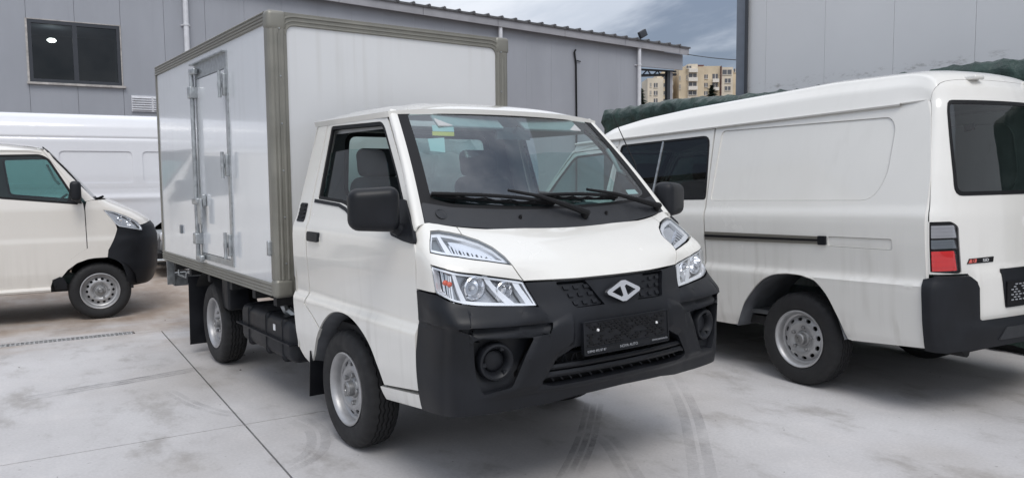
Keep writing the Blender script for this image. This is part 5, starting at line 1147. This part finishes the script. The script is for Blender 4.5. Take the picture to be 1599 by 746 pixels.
apt(A2, 1100, [('wall', m_wallA, 1059, 1098, 110.5, 0), ('wall', m_wallB, 1072, 1087, 107, -.8), ('wall', m_wallA, 1097, 1124, 109.5, .6), ('wall', m_wallB, 1123.5, 1142, 112, -.3), ('wall', m_wallA, 1141.5, 1152, 116, 1.2), ('roof_house', m_brown, 1078, 1102, 105.5, 4), ('drain_strip', m_brown, 1123.2, 1124.4, 110, -.5)],
    [(z8(x0), z8(x1), y8(y0), y8(y1), d) for x0, x1, y0, y1, d in [(575, 592, 285, 340, 0), (575, 592, 395, 450, 0), (665, 680, 280, 335, 0), (690, 790, 262, 318, -.8), (690, 790, 372, 425, -.8), (900, 945, 270, 322, .6), (900, 945, 375, 426, .6), (1005, 1075, 262, 325, .6), (1005, 1075, 368, 430, .6), (1125, 1240, 215, 275, -.3), (1155, 1230, 326, 380, -.3), (1155, 1230, 425, 475, -.3), (1285, 1325, 195, 240, 1.2), (690, 790, 482, 530, -.8), (900, 945, 480, 530, .6), (660, 720, 165, 195, -.8)]],
    [(z8(680), z8(795), y8(315), y8(362), -.8), (z8(680), z8(795), y8(425), y8(472), -.8), (z8(685), z8(795), y8(205), y8(250), -.8), (z8(1000), z8(1080), y8(328), y8(372), .6), (z8(1000), z8(1080), y8(435), y8(475), .6)])
m_leaf = simple('dark conifer needles', (.018, .035, .02), .8, var=.5, vscale=3); m_bark = simple('bark', (.06, .045, .03), .9)
def conifer(base, h, r, n, label, seed):
    rg = random.Random(seed); e_ = empty('conifer_tree', base); tag(e_, label, 'tree'); mb = MB(); mb.tube([(0, 0, 0), (.01*h, 0, h*.5), (0, 0, h*.97)], [h*.022, h*.014, .01], 6); mb.build('trunk', m_bark, e_); mb = MB()
    for i in range(n):
        t = rg.random()**.8; z = h*(.12+.88*t); rr = r*(1-t)**.8*(.35+.65*rg.random())*(1+.25*math.sin(z*9)); a = rg.uniform(0, 6.28); p = Vector((rr*math.cos(a), rr*math.sin(a), z-rr*.25)); s_ = r*.13*rg.uniform(.6, 1.3)
        d1 = Vector((math.cos(a), math.sin(a), -.3+rg.uniform(-.3, .5)))*s_*1.6; d2 = Vector((-math.sin(a), math.cos(a), rg.uniform(-.4, .4)))*s_*.6; mb.add([p-d1*.4-d2, p+d1, p-d1*.4+d2], [(0, 1, 2)])
    mb.build('crown', m_leaf, e_, None)
g0 = at(1001, 178, 60); conifer((g0.x, g0.y, 0), 1.44+(277-143)/FPX*60, 1.3, 1500, 'small dark conifer beside the warehouse downpipe and the canopy', 5)
g0 = at(1111, 170, 150); conifer((g0.x, g0.y, 0), 1.44+(277-139)/FPX*150, 3.4, 1800, 'dark bushy conifer in front of the ochre apartment block', 9)

# ------------------------------------------------------------------ grit and small debris on the yard
rg = random.Random(21); mb = MB()
for i in range(130):
    x, y = rg.uniform(-3.5, 6.5), rg.uniform(1.2, 11); r_ = (rg.uniform(.002, .0055) if y < 6 else rg.uniform(.004, .011))*rg.uniform(.6, 1.2); a0 = rg.uniform(0, 6.28)
    P_ = [(x+r_*math.cos(a0+k*1.2566)*rg.uniform(.6, 1.3), y+r_*math.sin(a0+k*1.2566)*rg.uniform(.5, 1.1), .0005) for k in range(5)]; mb.add(P_+[(x, y, r_*.8)], [(k, (k+1) % 5, 5) for k in range(5)])
gt = mb.build('grit', simple('dark grit', (.08, .075, .065), .9, var=.4), yard, None); gt['kind'] = 'stuff'
